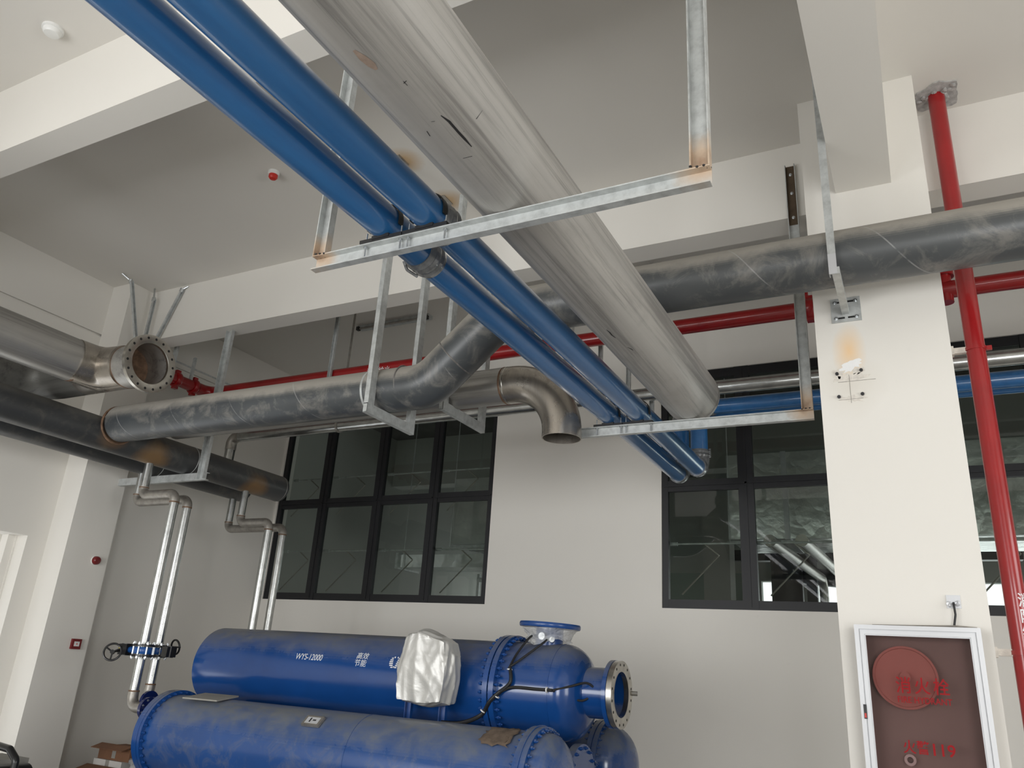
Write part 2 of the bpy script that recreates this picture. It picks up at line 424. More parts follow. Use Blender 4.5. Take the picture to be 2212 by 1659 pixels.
# back wall with two window openings
b_ = MB(); W1 = (-8.82, -5.01, 2.34, 5.2); W2 = (-2.69, 3.2, 2.345, 5.2)
xs = [XL - .3, W1[0], W1[1], W2[0], W2[1], XR + .3]
b_.box((xs[0], YW, 0), (xs[1], YW + .24, CZ)); b_.box((xs[2], YW, 0), (xs[3], YW + .24, CZ)); b_.box((xs[4], YW, 0), (xs[5], YW + .24, CZ))
for W_ in (W1, W2):
    b_.box((W_[0], YW, 0), (W_[1], YW + .24, W_[2])); b_.box((W_[0], YW, W_[3]), (W_[1], YW + .24, CZ))
structure('wall_back', b_, 'wall')
# left wall with a doorway; a groove runs high along it
b_ = MB(); DO = (3.1, 5.27, 2.66)
zg = 5.213
b_.box((XL - .3, YN, 0), (XL, DO[0], zg - .03)); b_.box((XL - .3, DO[1], 0), (XL, YW, zg - .03)); b_.box((XL - .3, DO[0], DO[2]), (XL, DO[1], zg - .03))
b_.box((XL - .3, YN, zg - .03), (XL - .03, YW, zg)); b_.box((XL - .3, YN, zg), (XL, YW, CZ))
structure('wall_left', b_, 'wall')
structure('trim_1', MB().box((XL - .31, DO[1] - .02, 0), (XL - .18, DO[1] + .02, DO[2] - .0)).box((XL - .31, DO[1] - .10, 0), (XL - .19, DO[1], DO[2])), 'wall')
structure('wall_passage', MB().box((XL - 2.2, 1.5, 0), (XL - 2.0, 8, 3.4)).box((XL - 2.2, 7.5, 0), (XL - .3, 7.7, 3.4)).box((XL - 2.2, 1.5, 3.3), (XL - .3, 8, 3.4)).box((XL - 2.2, 1.3, 0), (XL - .3, 1.5, 3.4)), 'wall')
structure('wall_right', MB().box((XR, YN, 0), (XR + .25, -.4, CZ)).box((XR, 4.4, 0), (XR + .25, YW, CZ)).box((XR, -.4, 0), (XR + .25, 4.4, .8)).box((XR, -.4, 4.0), (XR + .25, 4.4, CZ)), 'wall')
b_ = MB(); ex = [XL - .3, -8.55, -5.45, -4.95, -1.85, 1.45, 4.55, XR + .3]
for k in range(0, 8, 2): b_.box((ex[k], YN - .25, 0), (ex[k + 1], YN, CZ))
for k in range(1, 7, 2): b_.box((ex[k], YN - .25, 0), (ex[k + 1], YN, .35)); b_.box((ex[k], YN - .25, 3.55), (ex[k + 1], YN, CZ))
structure('wall_front', b_, 'wall')
# concrete beams, the main column and the corner pier
structure('trim_2', MB().box((XL, 5.803, BZ), (XR, 6.06, CZ)), 'wall')
structure('trim_3', MB().box((XL, 2.615, BZ), (-.273, 2.843, CZ)), 'wall')
structure('trim_4', MB().box((-.273, YN, 4.998), (.094, 5.3, CZ)), 'wall')
CX0, CX1 = -.487, .314
structure('trim_5', MB().box((CX0, 5.3, 0), (CX1, 6.1, CZ)), 'column')
structure('trim_6', MB().box((XL, 5.50, 0), (-8.49, 6.05, CZ)), 'wall')

# far room behind the glazing
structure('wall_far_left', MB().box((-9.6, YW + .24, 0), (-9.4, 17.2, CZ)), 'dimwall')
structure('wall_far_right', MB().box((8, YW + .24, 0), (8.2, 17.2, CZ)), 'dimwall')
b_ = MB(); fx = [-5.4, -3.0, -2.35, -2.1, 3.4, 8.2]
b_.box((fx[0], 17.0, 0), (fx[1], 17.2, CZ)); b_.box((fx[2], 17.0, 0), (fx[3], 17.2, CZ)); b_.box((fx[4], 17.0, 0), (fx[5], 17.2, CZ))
b_.box((-9.6, 17, 0), (-9.0, 17.2, CZ)).box((-9, 17, 0), (-5.4, 17.2, 1.9)).box((-9, 17, 3.6), (-5.4, 17.2, CZ)); b_.box((fx[1], 17, 0), (fx[4], 17.2, 1.9)); b_.box((fx[1], 17, 3.60), (fx[4], 17.2, CZ))  # left opening is unseen, added to go with the left fill light
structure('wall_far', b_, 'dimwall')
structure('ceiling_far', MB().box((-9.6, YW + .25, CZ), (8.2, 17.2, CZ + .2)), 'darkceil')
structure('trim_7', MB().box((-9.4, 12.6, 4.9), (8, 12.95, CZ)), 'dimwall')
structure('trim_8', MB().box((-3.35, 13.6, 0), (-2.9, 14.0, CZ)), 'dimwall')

# windows
def window(nm, W_, mull, fw=.075, mw=.15, tz=(3.695, 3.825), rods=()):
    y0, y1 = YW + .02, YW + .09
    fr = MB()
    fr.box((W_[0] + .001, y0 + .002, W_[2] + .001), (W_[1] - .001, y1 - .002, W_[2] + .10)).box((W_[0] + .001, y0 + .002, W_[3] - .11), (W_[1] - .001, y1 - .002, W_[3] - .001))
    fr.box((W_[0], y0, W_[2]), (W_[0] + fw, y1, W_[3])).box((W_[1] - fw, y0, W_[2]), (W_[1], y1, W_[3]))
    fr.box((W_[0] + .002, y0 + .003, tz[0]), (W_[1] - .002, y1 - .003, tz[1]))
    for x in mull: fr.box((x - mw / 2, y0 - .004, W_[2]), (x + mw / 2, y1, W_[3]))
    # thin raised beads
    for x in mull: fr.box((x - .012, y0 - .012, W_[2] + .03), (x + .012, y0, W_[3] - .03))
    fr.box((W_[0] + .03, y0 - .012, (tz[0] + tz[1]) / 2 - .01), (W_[1] - .03, y0, (tz[0] + tz[1]) / 2 + .01))
    root = structure(nm, fr, 'frame')
    e = [W_[0] + fw] + [v_ for x in mull for v_ in (x - mw / 2, x + mw / 2)] + [W_[1] - fw]
    for k in range(0, len(e), 2):
        for za, zb in ((W_[2] + .10, tz[0]), (tz[1], W_[3] - .11)):
            build('window_pane', MB().box((e[k], y0 + .03, za), (e[k + 1], y0 + .036, zb)), 'glass', root, smooth=0)
    for z, segs in rods:
        for (xa, xb) in segs:
            build('opener_rod', MB().cyl((xa, y1 + .06, z), (xb, y1 + .06, z), .011, 10).cyl((xa, y1 + .06, z), (xa + .1, y1 + .06, z), .022, 10), 'galv', root)
            xm = (xa * .55 + xb * .45)
            build('opener_arm', MB().tube([(xm, y1 + .06, z), (xm + .16, y1 + .1, z - .13), (xm - .26, y1 + .03, z - .58)], .009, .01, 8), 'fitting', root)
    return root
mu1 = [-7.94, -6.925, -5.965]
e1 = [W1[0] + .08] + mu1 + [W1[1]]
window('window_1', W1, mu1, rods=[(4.17, [(e1[k] + .05, e1[k + 1] - .02) for k in range(4)]), (3.06, [(e1[k] + .05, e1[k + 1] - .02) for k in range(4)])])
mu2 = [-1.70, -.72, .26, 1.24, 2.22]
e2 = [W2[0]] + mu2 + [W2[1]]
window('window_2', W2, mu2, mw=.17, rods=[(3.09, [(e2[k] + .05, e2[k + 1] - .02) for k in range(6)])])

# ------------------------------------------------------------------ far room contents seen through the glass
def duct(label, lo, hi, n, axis):
    r = thing('insulated_duct', ((lo[0] + hi[0]) / 2, (lo[1] + hi[1]) / 2, lo[2]), label, 'duct')
    build('insulation_jacket', MB().box(lo, hi), 'foil', r, smooth=0)
    for k in range(n):
        q = (k + .5) / n; p0 = list(lo); p1 = list(hi)
        c = lo[axis] + (hi[axis] - lo[axis]) * q
        p0[axis] = c - .035; p1[axis] = c + .035
        p0 = [p0[i] - (.012 if i != axis else 0) for i in range(3)]; p1 = [p1[i] + (.012 if i != axis else 0) for i in range(3)]
        build('seam_tape', MB().box(p0, p1), 'alu', r, smooth=0)
    build('hanger_bar', MB().box((lo[0] - .05, lo[1] + .1, lo[2] - .05), (hi[0] + .05, lo[1] + .14, lo[2] - .01)).cyl((lo[0] + .02, lo[1] - .03, lo[2] - .05), (lo[0] + .02, lo[1] - .03, CZ), .008, 8).cyl((hi[0] - .02, lo[1] - .03, lo[2] - .05), (hi[0] - .02, lo[1] - .03, CZ), .008, 8), 'galv', r)
    return r
duct('large foil-wrapped duct crossing behind the right-hand window', (-2.35, 11.0, 3.46), (5.5, 12.3, 4.66), 5, 0)
duct('foil-wrapped duct running away behind the left window, at its right end', (-6.9, 11.0, 3.46), (-5.55, 16.5, 4.55), 4, 1)
r = thing('flat_duct', (-7.0, 12, 3.1), 'low flat silver duct behind the left window below the foil duct', 'duct')
build('duct_body', MB().box((-8.3, 11.6, 3.16), (-5.0, 12.2, 3.38)), 'foil', r, smooth=0)
for xh in (-8.2, -5.1): build('hanger_rod', MB().cyl((xh, 11.57, 3.14), (xh, 11.57, CZ), .008, 8), 'galv', r)
build('duct_flange', MB().box((-8.36, 11.55, 3.13), (-8.3, 12.25, 3.41)), 'galv', r, smooth=0)
build('green_panel', MB().box((-5.6, 15.9, 1.6), (-3.15, 15.96, 3.62)), 'greenpanel', smooth=0, label='pale green wall panel far behind the lower left pane of the right-hand window', cat='panel')
for k, (x, s_) in enumerate(((-1.62, 'left'), (-1.25, 'right'))):
    build('far_steel_pipe', MB().tube([(x, 9.9, 3.25), (x + .05, 14.9, 3.40), (x + .05, 14.9, .5)], .075, .2, 20), 'fitting', label='steel pipe far behind the right-hand window, %s one of two' % s_, cat='pipe')
build('far_white_pipe', MB().cyl((-7.35, 11.2, .5), (-7.35, 11.2, CZ), .03, 12), 'white_plastic', label='thin white vertical pipe behind the left window', cat='pipe')
r = thing('shelf_rack', (-6.4, 14, 0), 'metal rack standing low behind the left window', 'rack')
for x in (-7.6, -6.9, -6.2, -5.6): build('rack_post', MB().box((x, 13.2, 0), (x + .05, 13.25, 3.25)), 'galv', r, smooth=0)
build('rack_beam', MB().box((-7.6, 13.19, 3.1), (-5.55, 13.26, 3.18)).box((-7.6, 13.19, 2.2), (-5.55, 13.26, 2.28)), 'galv', r, smooth=0)
r = thing('far_machine', (-1.2, 15.6, 0), 'dark round-backed machine silhouetted against the far window', 'machine')
build('machine_body', MB().cyl((-2.25, 15.4, 1.0), (-2.25, 15.4, 3.9), .28, 24), 'charcoal', r)
build('machine_arm', MB().tube([(-2.25, 15.9, 3.6), (-1.2, 15.9, 3.50), (-.9, 15.9, 2.9)], .16, .15, 16), 'charcoal', r)
build('machine_frame', MB().box((-1.9, 15.3, 1), (-1.72, 15.5, 4.6)).box((-3.3, 15.3, 3.78), (1.5, 15.5, 3.98)), 'charcoal', r, smooth=0)

# ------------------------------------------------------------------ big overhead pipes
# grey streaked stainless pipe with a domed cap
GX, GZ, GR = -1.508, 3.743, .221
r = thing('steel_pipe', (GX, 0, GZ), 'very thick streaked grey steel pipe running overhead towards the right-hand window', 'pipe')
build('pipe_body', MB().cyl((GX, YN + .02, GZ), (GX, 5.84, GZ), GR, 96), 'grey_pipe', r)
build('weld_seam', MB().lathe((GX, 5.835, GZ), (0, 1, 0), [(0, GR - .01), (0, GR + .0025), (.012, GR + .0025), (.012, GR - .01)], 96), 'weld_grey', r)
build('end_cap', MB().lathe((GX, 5.845, GZ), (0, 1, 0), [(0, GR - .001), (.03, GR - .001)] + [(.03 + .11 * math.sin(a * PI / 24), GR * math.cos(a * PI / 24)) for a in range(1, 12)] + [(.14, .001)], 96), 'grey_pipe', r)
def on_grey(y, ang, h=.0):  # ang measured from straight down, towards +x
    return V((GX + (GR + h) * math.sin(ang), y, GZ - (GR + h) * math.cos(ang)))
def streak(pts, wd, mat, name):
    mb = MB(); L = []
    for k, (y, a) in enumerate(pts):
        p = on_grey(y, a, .0008); q = pts[min(k + 1, len(pts) - 1)]; q0 = pts[max(k - 1, 0)]
        d = (on_grey(*q) - on_grey(*q0)).normalized(); n = (p - V((GX, y, GZ))).normalized(); sd = d.cross(n) * wd * (1 if 0 < k < len(pts) - 1 else .35)
        L.append((mb.bm.verts.new(p + sd), mb.bm.verts.new(p - sd)))
    for k in range(len(L) - 1): mb.bm.faces.new((L[k][0], L[k][1], L[k + 1][1], L[k + 1][0]))
    return build(name, mb, mat, r, smooth=0)
for pts, wd in (([(1.955, .35), (2.0, .392), (2.068, .394), (2.115, .402), (2.168, .406)], .005), ([(2.075, .96), (2.077, .80), (2.082, .46)], .0016), ([(1.74, .245), (1.765, .251)], .003), ([(1.745, .291), (1.749, .224)], .004),
                ([(1.998, -.061), (2.029, -.085)], .005), ([(2.201, .13), (2.212, .30)], .004), ([(1.96, .14), (1.965, .2)], .003), ([(3.961, -.061), (4.0, -.04), (4.048, -.047), (4.094, -.015)], .005), ([(4.253, .069), (4.29, .13), (4.319, .147)], .004)):
    streak(pts, wd, 'charcoal', 'scuff_mark')
streak([(1.545, -.06), (1.585, -.03), (1.625, .01), (1.65, .02)], .016, 'tan', 'paper_residue')

# dark coated pipe: high on the right, stepping down to the left
DY, DR = 4.92, .186
r = thing('coated_pipe', (-1, DY, 4.0), 'thick dusty dark grey pipe crossing the room, stepping down in an S-bend', 'pipe')
build('upper_run', MB().cyl((-2.42, DY, 4.255), (XR - .01, DY, 4.255), DR, 72), 'dark_pipe', r)
build('offset_bend', MB().tube([(-2.42, DY, 4.255), (-2.80, DY, 4.255), (-3.42, DY, 3.714), (-3.98, DY, 3.714)], DR - .001, .34, 72), 'dark_pipe_low', r)
build('lower_run', MB().cyl((-7.2, DY, 3.714), (-3.98, DY, 3.714), DR, 72), 'dark_pipe_low', r)
def band(o, d, R, mat, par, wd=.012, h=.003, name='weld_seam'):
    return build(name, MB().lathe(o, d, [(-wd / 2, R - .01), (-wd / 2, R), (0, R + h), (wd / 2, R), (wd / 2, R - .01)], 64), mat, par)
band((-3.97, DY, 3.714), (1, 0, 0), DR, 'galv', r, .02)
band((-3.64, DY, 3.725), (1, 0, .08), DR, 'weld_grey', r)
band((-3.18, DY, 3.925), (1, 0, .87), DR, 'weld_grey', r)
band((-2.75, DY, 4.235), (1, 0, .3), DR, 'weld_grey', r)

# stainless pipe behind it, elbow turning down with an open end
SY, SZ, SR = 5.58, 3.908, .163
r = thing('stainless_pipe', (-4, SY, SZ), 'stainless pipe behind the dark pipe whose elbow turns down to an open end', 'pipe')
build('pipe_run', MB().cyl((-7.2, SY, SZ), (-3.06, SY, SZ), SR, 64), 'st_x', r)
build('elbow', MB().tube([(-3.06, SY, SZ), (-2.515, SY, SZ), (-2.515, SY, 3.385)], SR, .47, 64, SR - .008, 16), 'st_elbow', r)
band((-3.06, SY, SZ), (1, 0, 0), SR, 'weld_rust', r, .018)
band((-3.03, SY, SZ), (1, 0, 0), SR, 'steel_flange', r, .012, .002)

# headers along the left wall
HR = .165
def header(x, y1, label):
    r = thing('header_pipe', (x, 2, 3.615), label, 'pipe')
    build('pipe_body', MB().cyl((x, YN + .02, 3.615), (x, y1 - .09, 3.615), HR, 64), 'header', r)
    build('end_cap', MB().lathe((x, y1 - .09, 3.615), (0, 1, 0), [(0, HR), (.02, HR)] + [(.02 + .07 * math.sin(a * PI / 20), HR * math.cos(a * PI / 20)) for a in range(1, 10)] + [(.09, .001)], 64), 'header', r)
    band((x, y1 - .09, 3.615), (0, 1, 0), HR, 'weld_grey', r)
    band((x, 6.0, 3.615), (0, 1, 0), HR, 'galv', r, .008)
    return r
h1 = header(-7.40, 7.55, 'dark header pipe with heat-stained outlets, nearer one of the pair along the left wall')
header(-7.95, 7.45, 'dark header pipe tucked close to the left wall behind the nearer one')
build('weld_collar', MB().tube([(-7.232, DY + .19 * math.cos(k * PI / 12), 3.70 + .19 * math.sin(k * PI / 12)) for k in range(25)], .012, .01, 10), 'weld_rust', h1)

# stainless tee with the flange that faces the room
TX, TY, TZ, TR = -6.80, 4.335, 4.03, .2
r = thing('stainless_tee_pipe', (TX, TY, TZ), 'stainless pipe along the left ending in a tee with an open bolted flange', 'pipe')
build('pipe_body', MB().cyl((TX, YN + .02, TZ), (TX, TY - .30, TZ), TR, 72), 'st_y', r)
build('tee_body', MB().cyl((TX, TY - .30, TZ), (TX, TY, TZ), TR * 1.0, 64).tube([(-7.02, TY, TZ), (-6.42, TY, TZ)], TR, .3, 64, TR - .008), 'st_elbow', r)
build('rear_run', MB().tube([(TX - .95, TY - 3, TZ), (TX - .95, TY, TZ), (-7.02, TY, TZ)], TR - .001, .3, 64, TR - .009), 'st_shaded', r)
fil = MB()
for k in range(11):  # rolled crotch between the two runs
    a = k / 10
fil.tube([(TX + .02, TY - .33, TZ), (TX + .05, TY - .06, TZ), (TX + .36, TY - .03, TZ)], TR * .985, .16, 48)
build('tee_crotch', fil, 'st_elbow', r)
build('outlet_spool', MB().tube([(-6.44, TY, TZ), (-6.16, TY, TZ)], TR, .1, 64, TR - .008), 'st_y', r)
band((TX, TY - .30, TZ), (0, 1, 0), TR, 'weld_rust', r, .03, .003)
band((-6.43, TY, TZ), (1, 0, 0), TR, 'weld_rust', r, .022, .003)
def many(name, mat, par, places, maker):
    """one small part made once, then copied to every (point, axis)"""
    mb = MB(); maker(mb); first = build(name, mb, mat, None); off = V(LOC.get(par.name, (0, 0, 0)))
    for k, (p, d) in enumerate(places):
        o = first if k == 0 else first.copy()
        if k: col.objects.link(o)
        o.parent = par; x, y, d = basis(d)
        o.matrix_local = Matrix(((x.x, y.x, d.x, 0), (x.y, y.y, d.y, 0), (x.z, y.z, d.z, 0), (0, 0, 0, 1)))
        o.location = V(p) - off
    return first
def circle_places(o, d, rb, n, s0=0, rot=0):
    x, y, dd = basis(d); o = V(o)
    return [(o + (x * math.cos(2 * PI * (k + .5) / n + rot) + y * math.sin(2 * PI * (k + .5) / n + rot)) * rb + dd * s0, dd) for k in range(n)]
def bolt_circle(name, mat, par, o, d, rb, n, s0, s1, r_=.013):
    def mk(mb):
        mb.lathe((0, 0, s0), (0, 0, 1), [(0, r_ * .45), (.012, r_ * .55), (.012, r_), (.030, r_), (.030, r_ * .6), (s1 - s0 - .028, r_ * .6), (s1 - s0 - .028, r_), (s1 - s0 - .012, r_), (s1 - s0 - .012, r_ * .55), (s1 - s0, r_ * .45)], 8)
    return many(name, mat, par, circle_places(o, d, rb, n), mk)
def flange(o, d, R, ri, th, nb, rb, mat, par, hole=.012, name='flange', rot=0):
    x, y, d = basis(d); o = V(o)
    f = build(name, MB().lathe(o, d, [(0, ri), (0, R), (th, R), (th, ri + .006), (th - .003, ri)], 96, closed=True), mat, par)
    many('bolt_hole', 'hole', f, circle_places(o, d, rb, nb, th - .002, rot), lambda q: q.cyl((0, 0, 0), (0, 0, .0028), hole, 16))
    return f
flange((-6.165, TY, TZ), (1, 0, 0), .272, TR - .008, .035, 18, .24, 'steel_flange', r)

# galvanised pipe in front of the window, red sprinkler main, twin blue mains
r = thing('galvanised_pipe', (0, 7.2, 4.3), 'shiny galvanised pipe crossing in front of both windows', 'pipe')
build('pipe_run', MB().cyl((-8.0, 7.2, 4.296), (XR - .01, 7.2, 4.296), .069, 40), 'galv_pipe', r)
build('elbow', MB().tube([(-7.98, 7.2, 4.296), (-8.12, 7.2, 4.296), (-8.12, 7.2, 4.12)], .072, .10, 40), 'fitting', r)
build('drop', MB().cyl((-8.12, 7.2, 4.13), (-8.12, 7.2, 3.76), .066, 32), 'galv_pipe', r)
RY, RZ, RRr = 6.85, 4.834, .075
r = thing('red_fire_main', (0, RY, RZ), 'red fire main crossing high along the back wall and turning along the left wall', 'pipe')
build('cross_run', MB().cyl((-8.15, RY, RZ), (XR - .01, RY, RZ), RRr, 40), 'red', r)
build('corner_elbow', MB().tube([(-8.1, RY, RZ), (-8.33, RY, RZ), (-8.33, RY - .22, RZ)], RRr + .006, .13, 40), 'red', r)
build('side_run', MB().cyl((-8.33, 5.74, RZ), (-8.33, RY - .2, RZ), RRr, 40), 'red', r)
def coupling(c, d, R, par):
    cp = build('grooved_coupling', MB().lathe(c, d, [(-.035, R), (-.035, R + .018), (-.02, R + .026), (.02, R + .026), (.035, R + .018), (.035, R)], 40).box((c[0] - .03, c[1] - .03, c[2] + R + .01), (c[0] + .03, c[1] + .03, c[2] + R + .05)).box((c[0] - .03, c[1] - .03, c[2] - R - .05), (c[0] + .03, c[1] + .03, c[2] - R - .01)), 'red', par)
    return cp
coupling((-8.33, 6.3, RZ), (0, 1, 0), RRr, r); coupling((-8.33, 6.58, RZ), (0, 1, 0), RRr, r)
for x in (-.66, .26): coupling((x, RY, RZ), (1, 0, 0), RRr, r)
build('branch_fitting', MB().cyl((.42, RY, RZ - .12), (.42, RY, RZ + .3), .06, 24).cyl((.42, RY, RZ + .12), (.42, RY, RZ + .17), .085, 24), 'red', r)
build('branch_stub', MB().cyl((-.70, RY, RZ), (-.70, RY, RZ + .22), .035, 20), 'red', r)
tm = text_mb('消防给水', .085, lambda x, y, z: V((-5.45 + x, RY - RRr * math.cos(y / RRr * .9 - .35) - .002 - z, RZ - .02 + RRr * math.sin(y / RRr * .9 - .35))), .0005)
build('lettering', tm, 'whitetext', r, smooth=0, label='white painted characters')

# blue pipes
BR = .087; BZc = 3.627
def blue_pipe(x, yend, label, wrapy, ztop):
    r = thing('blue_pipe', (x, 0, BZc), label, 'pipe')
    build('overhead_run', MB().cyl((x, YN + .02, BZc), (x, yend - .12, BZc), BR, 56), 'blue_pipe', r)
    build('lower_elbow', MB().tube([(x, yend - .14, BZc), (x, yend, BZc), (x, yend, BZc + .15)], BR + .012, .11, 40), 'wrap', r)
    build('rising_leg', MB().cyl((x, yend, BZc + .1), (x, yend, ztop - .1), BR, 48), 'blue_pipe', r)
    build('upper_elbow', MB().tube([(x, yend, ztop - .16), (x, yend, ztop), (x + .17, yend, ztop)], BR + .012, .12, 40), 'wrap', r)
    build('cross_run', MB().cyl((x + .14, yend, ztop), (XR - .01, yend, ztop), .078, 48), 'blue_pipe', r)
    for z in (BZc + .15, ztop - .17):
        cr = MB().lathe((x, yend, z), (0, 0, 1), [(-.03, BR), (-.03, BR + .02), (-.01, BR + .026), (.01, BR + .018), (.03, BR + .026), (.05, BR + .02), (.05, BR)], 48)
        cc = build('coupling', cr, 'wrap', r)
        many('coupling_screw', 'zinc', cc, [((x + s_ * (BR + .022), yend - .04, z - .03 + k * .02), (s_, 0, 0)) for k in range(5) for s_ in (-1, 1)], lambda q: q.cyl((0, 0, 0), (0, 0, .018), .006, 8))
    sl = MB().lathe((x, wrapy, BZc), (0, 1, 0), [(-.07, BR), (-.07, BR + .006), (-.035, BR + .014), (-.02, BR + .006), (.0, BR + .014), (.025, BR + .007), (.04, BR + .014), (.07, BR + .006), (.07, BR)], 56)
    sl.tube([(x - .05, wrapy + .02, BZc - BR - .012), (x - .10, wrapy - .01, BZc - BR * .75), (x - .112, wrapy - .03, BZc - .02)], .009, .02, 8)
    build('joint_sleeve', sl, 'wrap', r, label='grey clear plastic sleeve over a joint')
    return r
blue_pipe(-2.182, 7.99, 'glossy blue pipe with a grey wrapped joint, left of the two overhead blue pipes', 2.98, 4.32)
blue_pipe(-1.927, 7.76, 'glossy blue pipe beside the thick grey pipe, right of the two overhead blue pipes', 2.72, 4.30)

# ------------------------------------------------------------------ trapeze brackets of C-channel
def trapeze(mat, x0, x1, yw, zb, ztop, label, rust=False):
    """web plane at y=yw, open towards the camera; top face of the bar at zb"""
    r = thing('pipe_bracket', ((x0 + x1) / 2, yw, zb), label, 'bracket')
    build('crossbar', MB().chan((x0, yw, zb - .04), (x1, yw, zb - .04), (0, 0, 1), (0, -1, 0)), mat, r, smooth=0)
    for x, s_ in ((x0 + .04, 1), (x1 - .04, -1)):
        p = build('post', MB().chan((x, yw, zb + .001), (x, yw, ztop), (1, 0, 0), (0, -1, 0)), mat, r, smooth=0)
        wb = MB()
        for k in range(9):
            q = k / 8; wb.blob((x - .036 * s_ + .072 * q * s_, yw - .012 - .03 * (k % 3) / 2, zb + .002 + random.uniform(-.004, .006)), (.007, .008, .006), .3, 1)
        build('weld_bead', wb, 'charcoal', r)
    return r
r = trapeze('br1', -2.612, -.580, 2.645, 3.52, BZ, 'galvanised channel bracket with rusty weld corners, nearer one, hanging from the ceiling beam')
for xa in (-2.66, -.73): build('top_plate', MB().box((xa, 2.62, BZ - .008), (xa + .18, 2.80, BZ)), 'galv', r, smooth=0)
r = trapeze('br2', -2.612, -.588, 5.802, 3.52, 5.66, 'galvanised channel bracket bolted to the far beam with a rust-brown post top')
build('rusty_post_top', MB().chan((-.628, 5.7945, 5.10), (-.628, 5.7945, 5.661), (1, 0, 0), (0, -1, 0), .0672, .0345, .001), 'rusty', r, smooth=0)
many('anchor_bolt', 'zinc', r, [((-.628, 5.795, z), (0, -1, 0)) for z in (5.58, 5.40, 5.17)], lambda q: q.lathe((0, 0, 0), (0, 0, 1), [(0, .014), (.003, .014), (.003, .010), (.012, .010), (.012, .005), (.02, .005)], 8))

# pipe clamps: rubber strap, base pad, threaded legs
def make_clamp():
    r = thing('pipe_clamp', (0, 0, 0), 'clamp', 'clamp')
    pts = []
    for k in range(17):
        a = PI * k / 16; pts.append((math.cos(a), math.sin(a)))
    mb = MB(); rs = []
    for (c, s_) in [(1, -.35)] + pts + [(-1, -.35)]:
        rr = BR + .004
        def P(rad, y): return V((c * rad, y, s_ * rad))
        rs.append([P(rr, -.017), P(rr + .006, -.017), P(rr + .006, .017), P(rr, .017)])
    mb.rings(rs)
    build('strap', mb, 'black', r, smooth=50)
    build('base_pad', MB().box((-.125, -.026, -BR - .020), (.125, .026, -BR - .002)).box((-.05, -.03, -BR - .012), (.05, .03, -BR + .006)), 'black', r, smooth=0)
    for s_ in (-1, 1):
        g = build('threaded_leg', MB().cyl((s_ * (BR + .018), 0, -BR - .085), (s_ * (BR + .018), 0, -.04), .0045, 10), 'zinc', r)
        build('nut', MB().cyl((s_ * (BR + .018), 0, -BR - .036), (s_ * (BR + .018), 0, -BR - .027), .010, 6), 'zinc', g, smooth=0)
    return r
cl = make_clamp()
for k, (x, y, lb) in enumerate(((-2.182, 2.622, 'black strap clamp on the left blue pipe, on the nearer channel bracket'), (-1.927, 2.622, 'black strap clamp on the right blue pipe, on the nearer channel bracket'),
                                (-2.182, 5.779, 'black strap clamp on the left blue pipe, on the far channel bracket'), (-1.927, 5.779, 'black strap clamp on the right blue pipe, on the far channel bracket'))):
    o = cl if k == 0 else copy_tree(cl)
    o.location = (x, y, BZc); put(o, lb, 'clamp', 'clamps holding the blue pipes')

# ------------------------------------------------------------------ U hangers for the two cross pipes
def uhanger(x, y0, y1, z, stub, label, ztop0=CZ, ztop1=CZ):
    r = thing('u_hanger', (x, y0, z), label, 'bracket')
    q = .05
    def sq(a, b2): return MB().box(a, b2)
    build('front_post', MB().chan((x, y0 + .04, z - .04), (x, y0 + .04, ztop0), (0, 1, 0), (-1, 0, 0)), 'galv', r, smooth=0)
    build('bottom_arm', MB().chan((x + .001, y0, z - .002), (x + .001, y1, z - .002), (0, 0, 1), (-1, 0, 0)), 'galv', r, smooth=0)
    build('rear_post', MB().chan((x, y1 - .04, z - .04), (x, y1 - .04, ztop1), (0, 1, 0), (-1, 0, 0)), 'galv', r, smooth=0)
    return r
uhanger(-3.81, 4.66, 5.33, 3.488, 0, 'long galvanised U-shaped hanger cradling the dark pipe left of the blue pipes')
uhanger(-3.56, 5.37, 6.12, 3.715, 0, 'galvanised hanger under the stainless pipe close to its elbow')
for x, y, z0, w_, lb in ((-6.16, 6.76, 4.75, .05, 'galvanised strut dropping to the red fire main above the dark pipe'),):
    r = thing('strut_hanger', (x, y, z0), lb, 'bracket')
    build('strut', MB().chan((x, y, z0), (x, y, CZ), (1, 0, 0), (0, -1, 0), w_, .03, .004), 'galv', r, smooth=0)
    build('foot', MB().box((x - .05, y - .03, z0 - .01), (x + .05, y + .16, z0)), 'galv', r, smooth=0)
r = thing('rod_hanger', (-6.29, 7.2, 4.3), 'thin threaded rod hanger beside the strut above the dark pipe', 'bracket')
build('rod', MB().cyl((-6.29, 7.2, 4.5), (-6.29, 7.2, CZ), .014, 10), 'fitting', r)
build('ring', MB().lathe((-6.29, 7.2, 4.296), (1, 0, 0), [(-.015, .070), (-.015, .078), (.015, .078), (.015, .070)], 32), 'fitting', r)
build('lock_sleeve', MB().cyl((-6.29, 7.2, 4.37), (-6.29, 7.2, 4.75), .02, 10), 'galv', r)
for k, (x, y, za, zb, lb) in enumerate(((-2.80, 7.15, 4.36, CZ, 'vertical galvanised strut between the blue and grey pipes, left one'), (-2.47, 7.10, 4.20, CZ, 'vertical galvanised strut between the blue and grey pipes, middle one'), (-2.30, 7.34, 3.9, CZ, 'vertical galvanised strut between the blue and grey pipes, right one below the shiny pipe'))):
    r = thing('strut_hanger', (x, y, za), lb, 'bracket')
    build('strut', MB().chan((x, y, za), (x, y, zb), (1, 0, 0), (0, -1, 0), .045, .03, .004), 'galv', r, smooth=0)
    build('foot', MB().box((x - .03, y - .035, za - .008), (x + .03, y + .02, za)), 'galv', r, smooth=0)

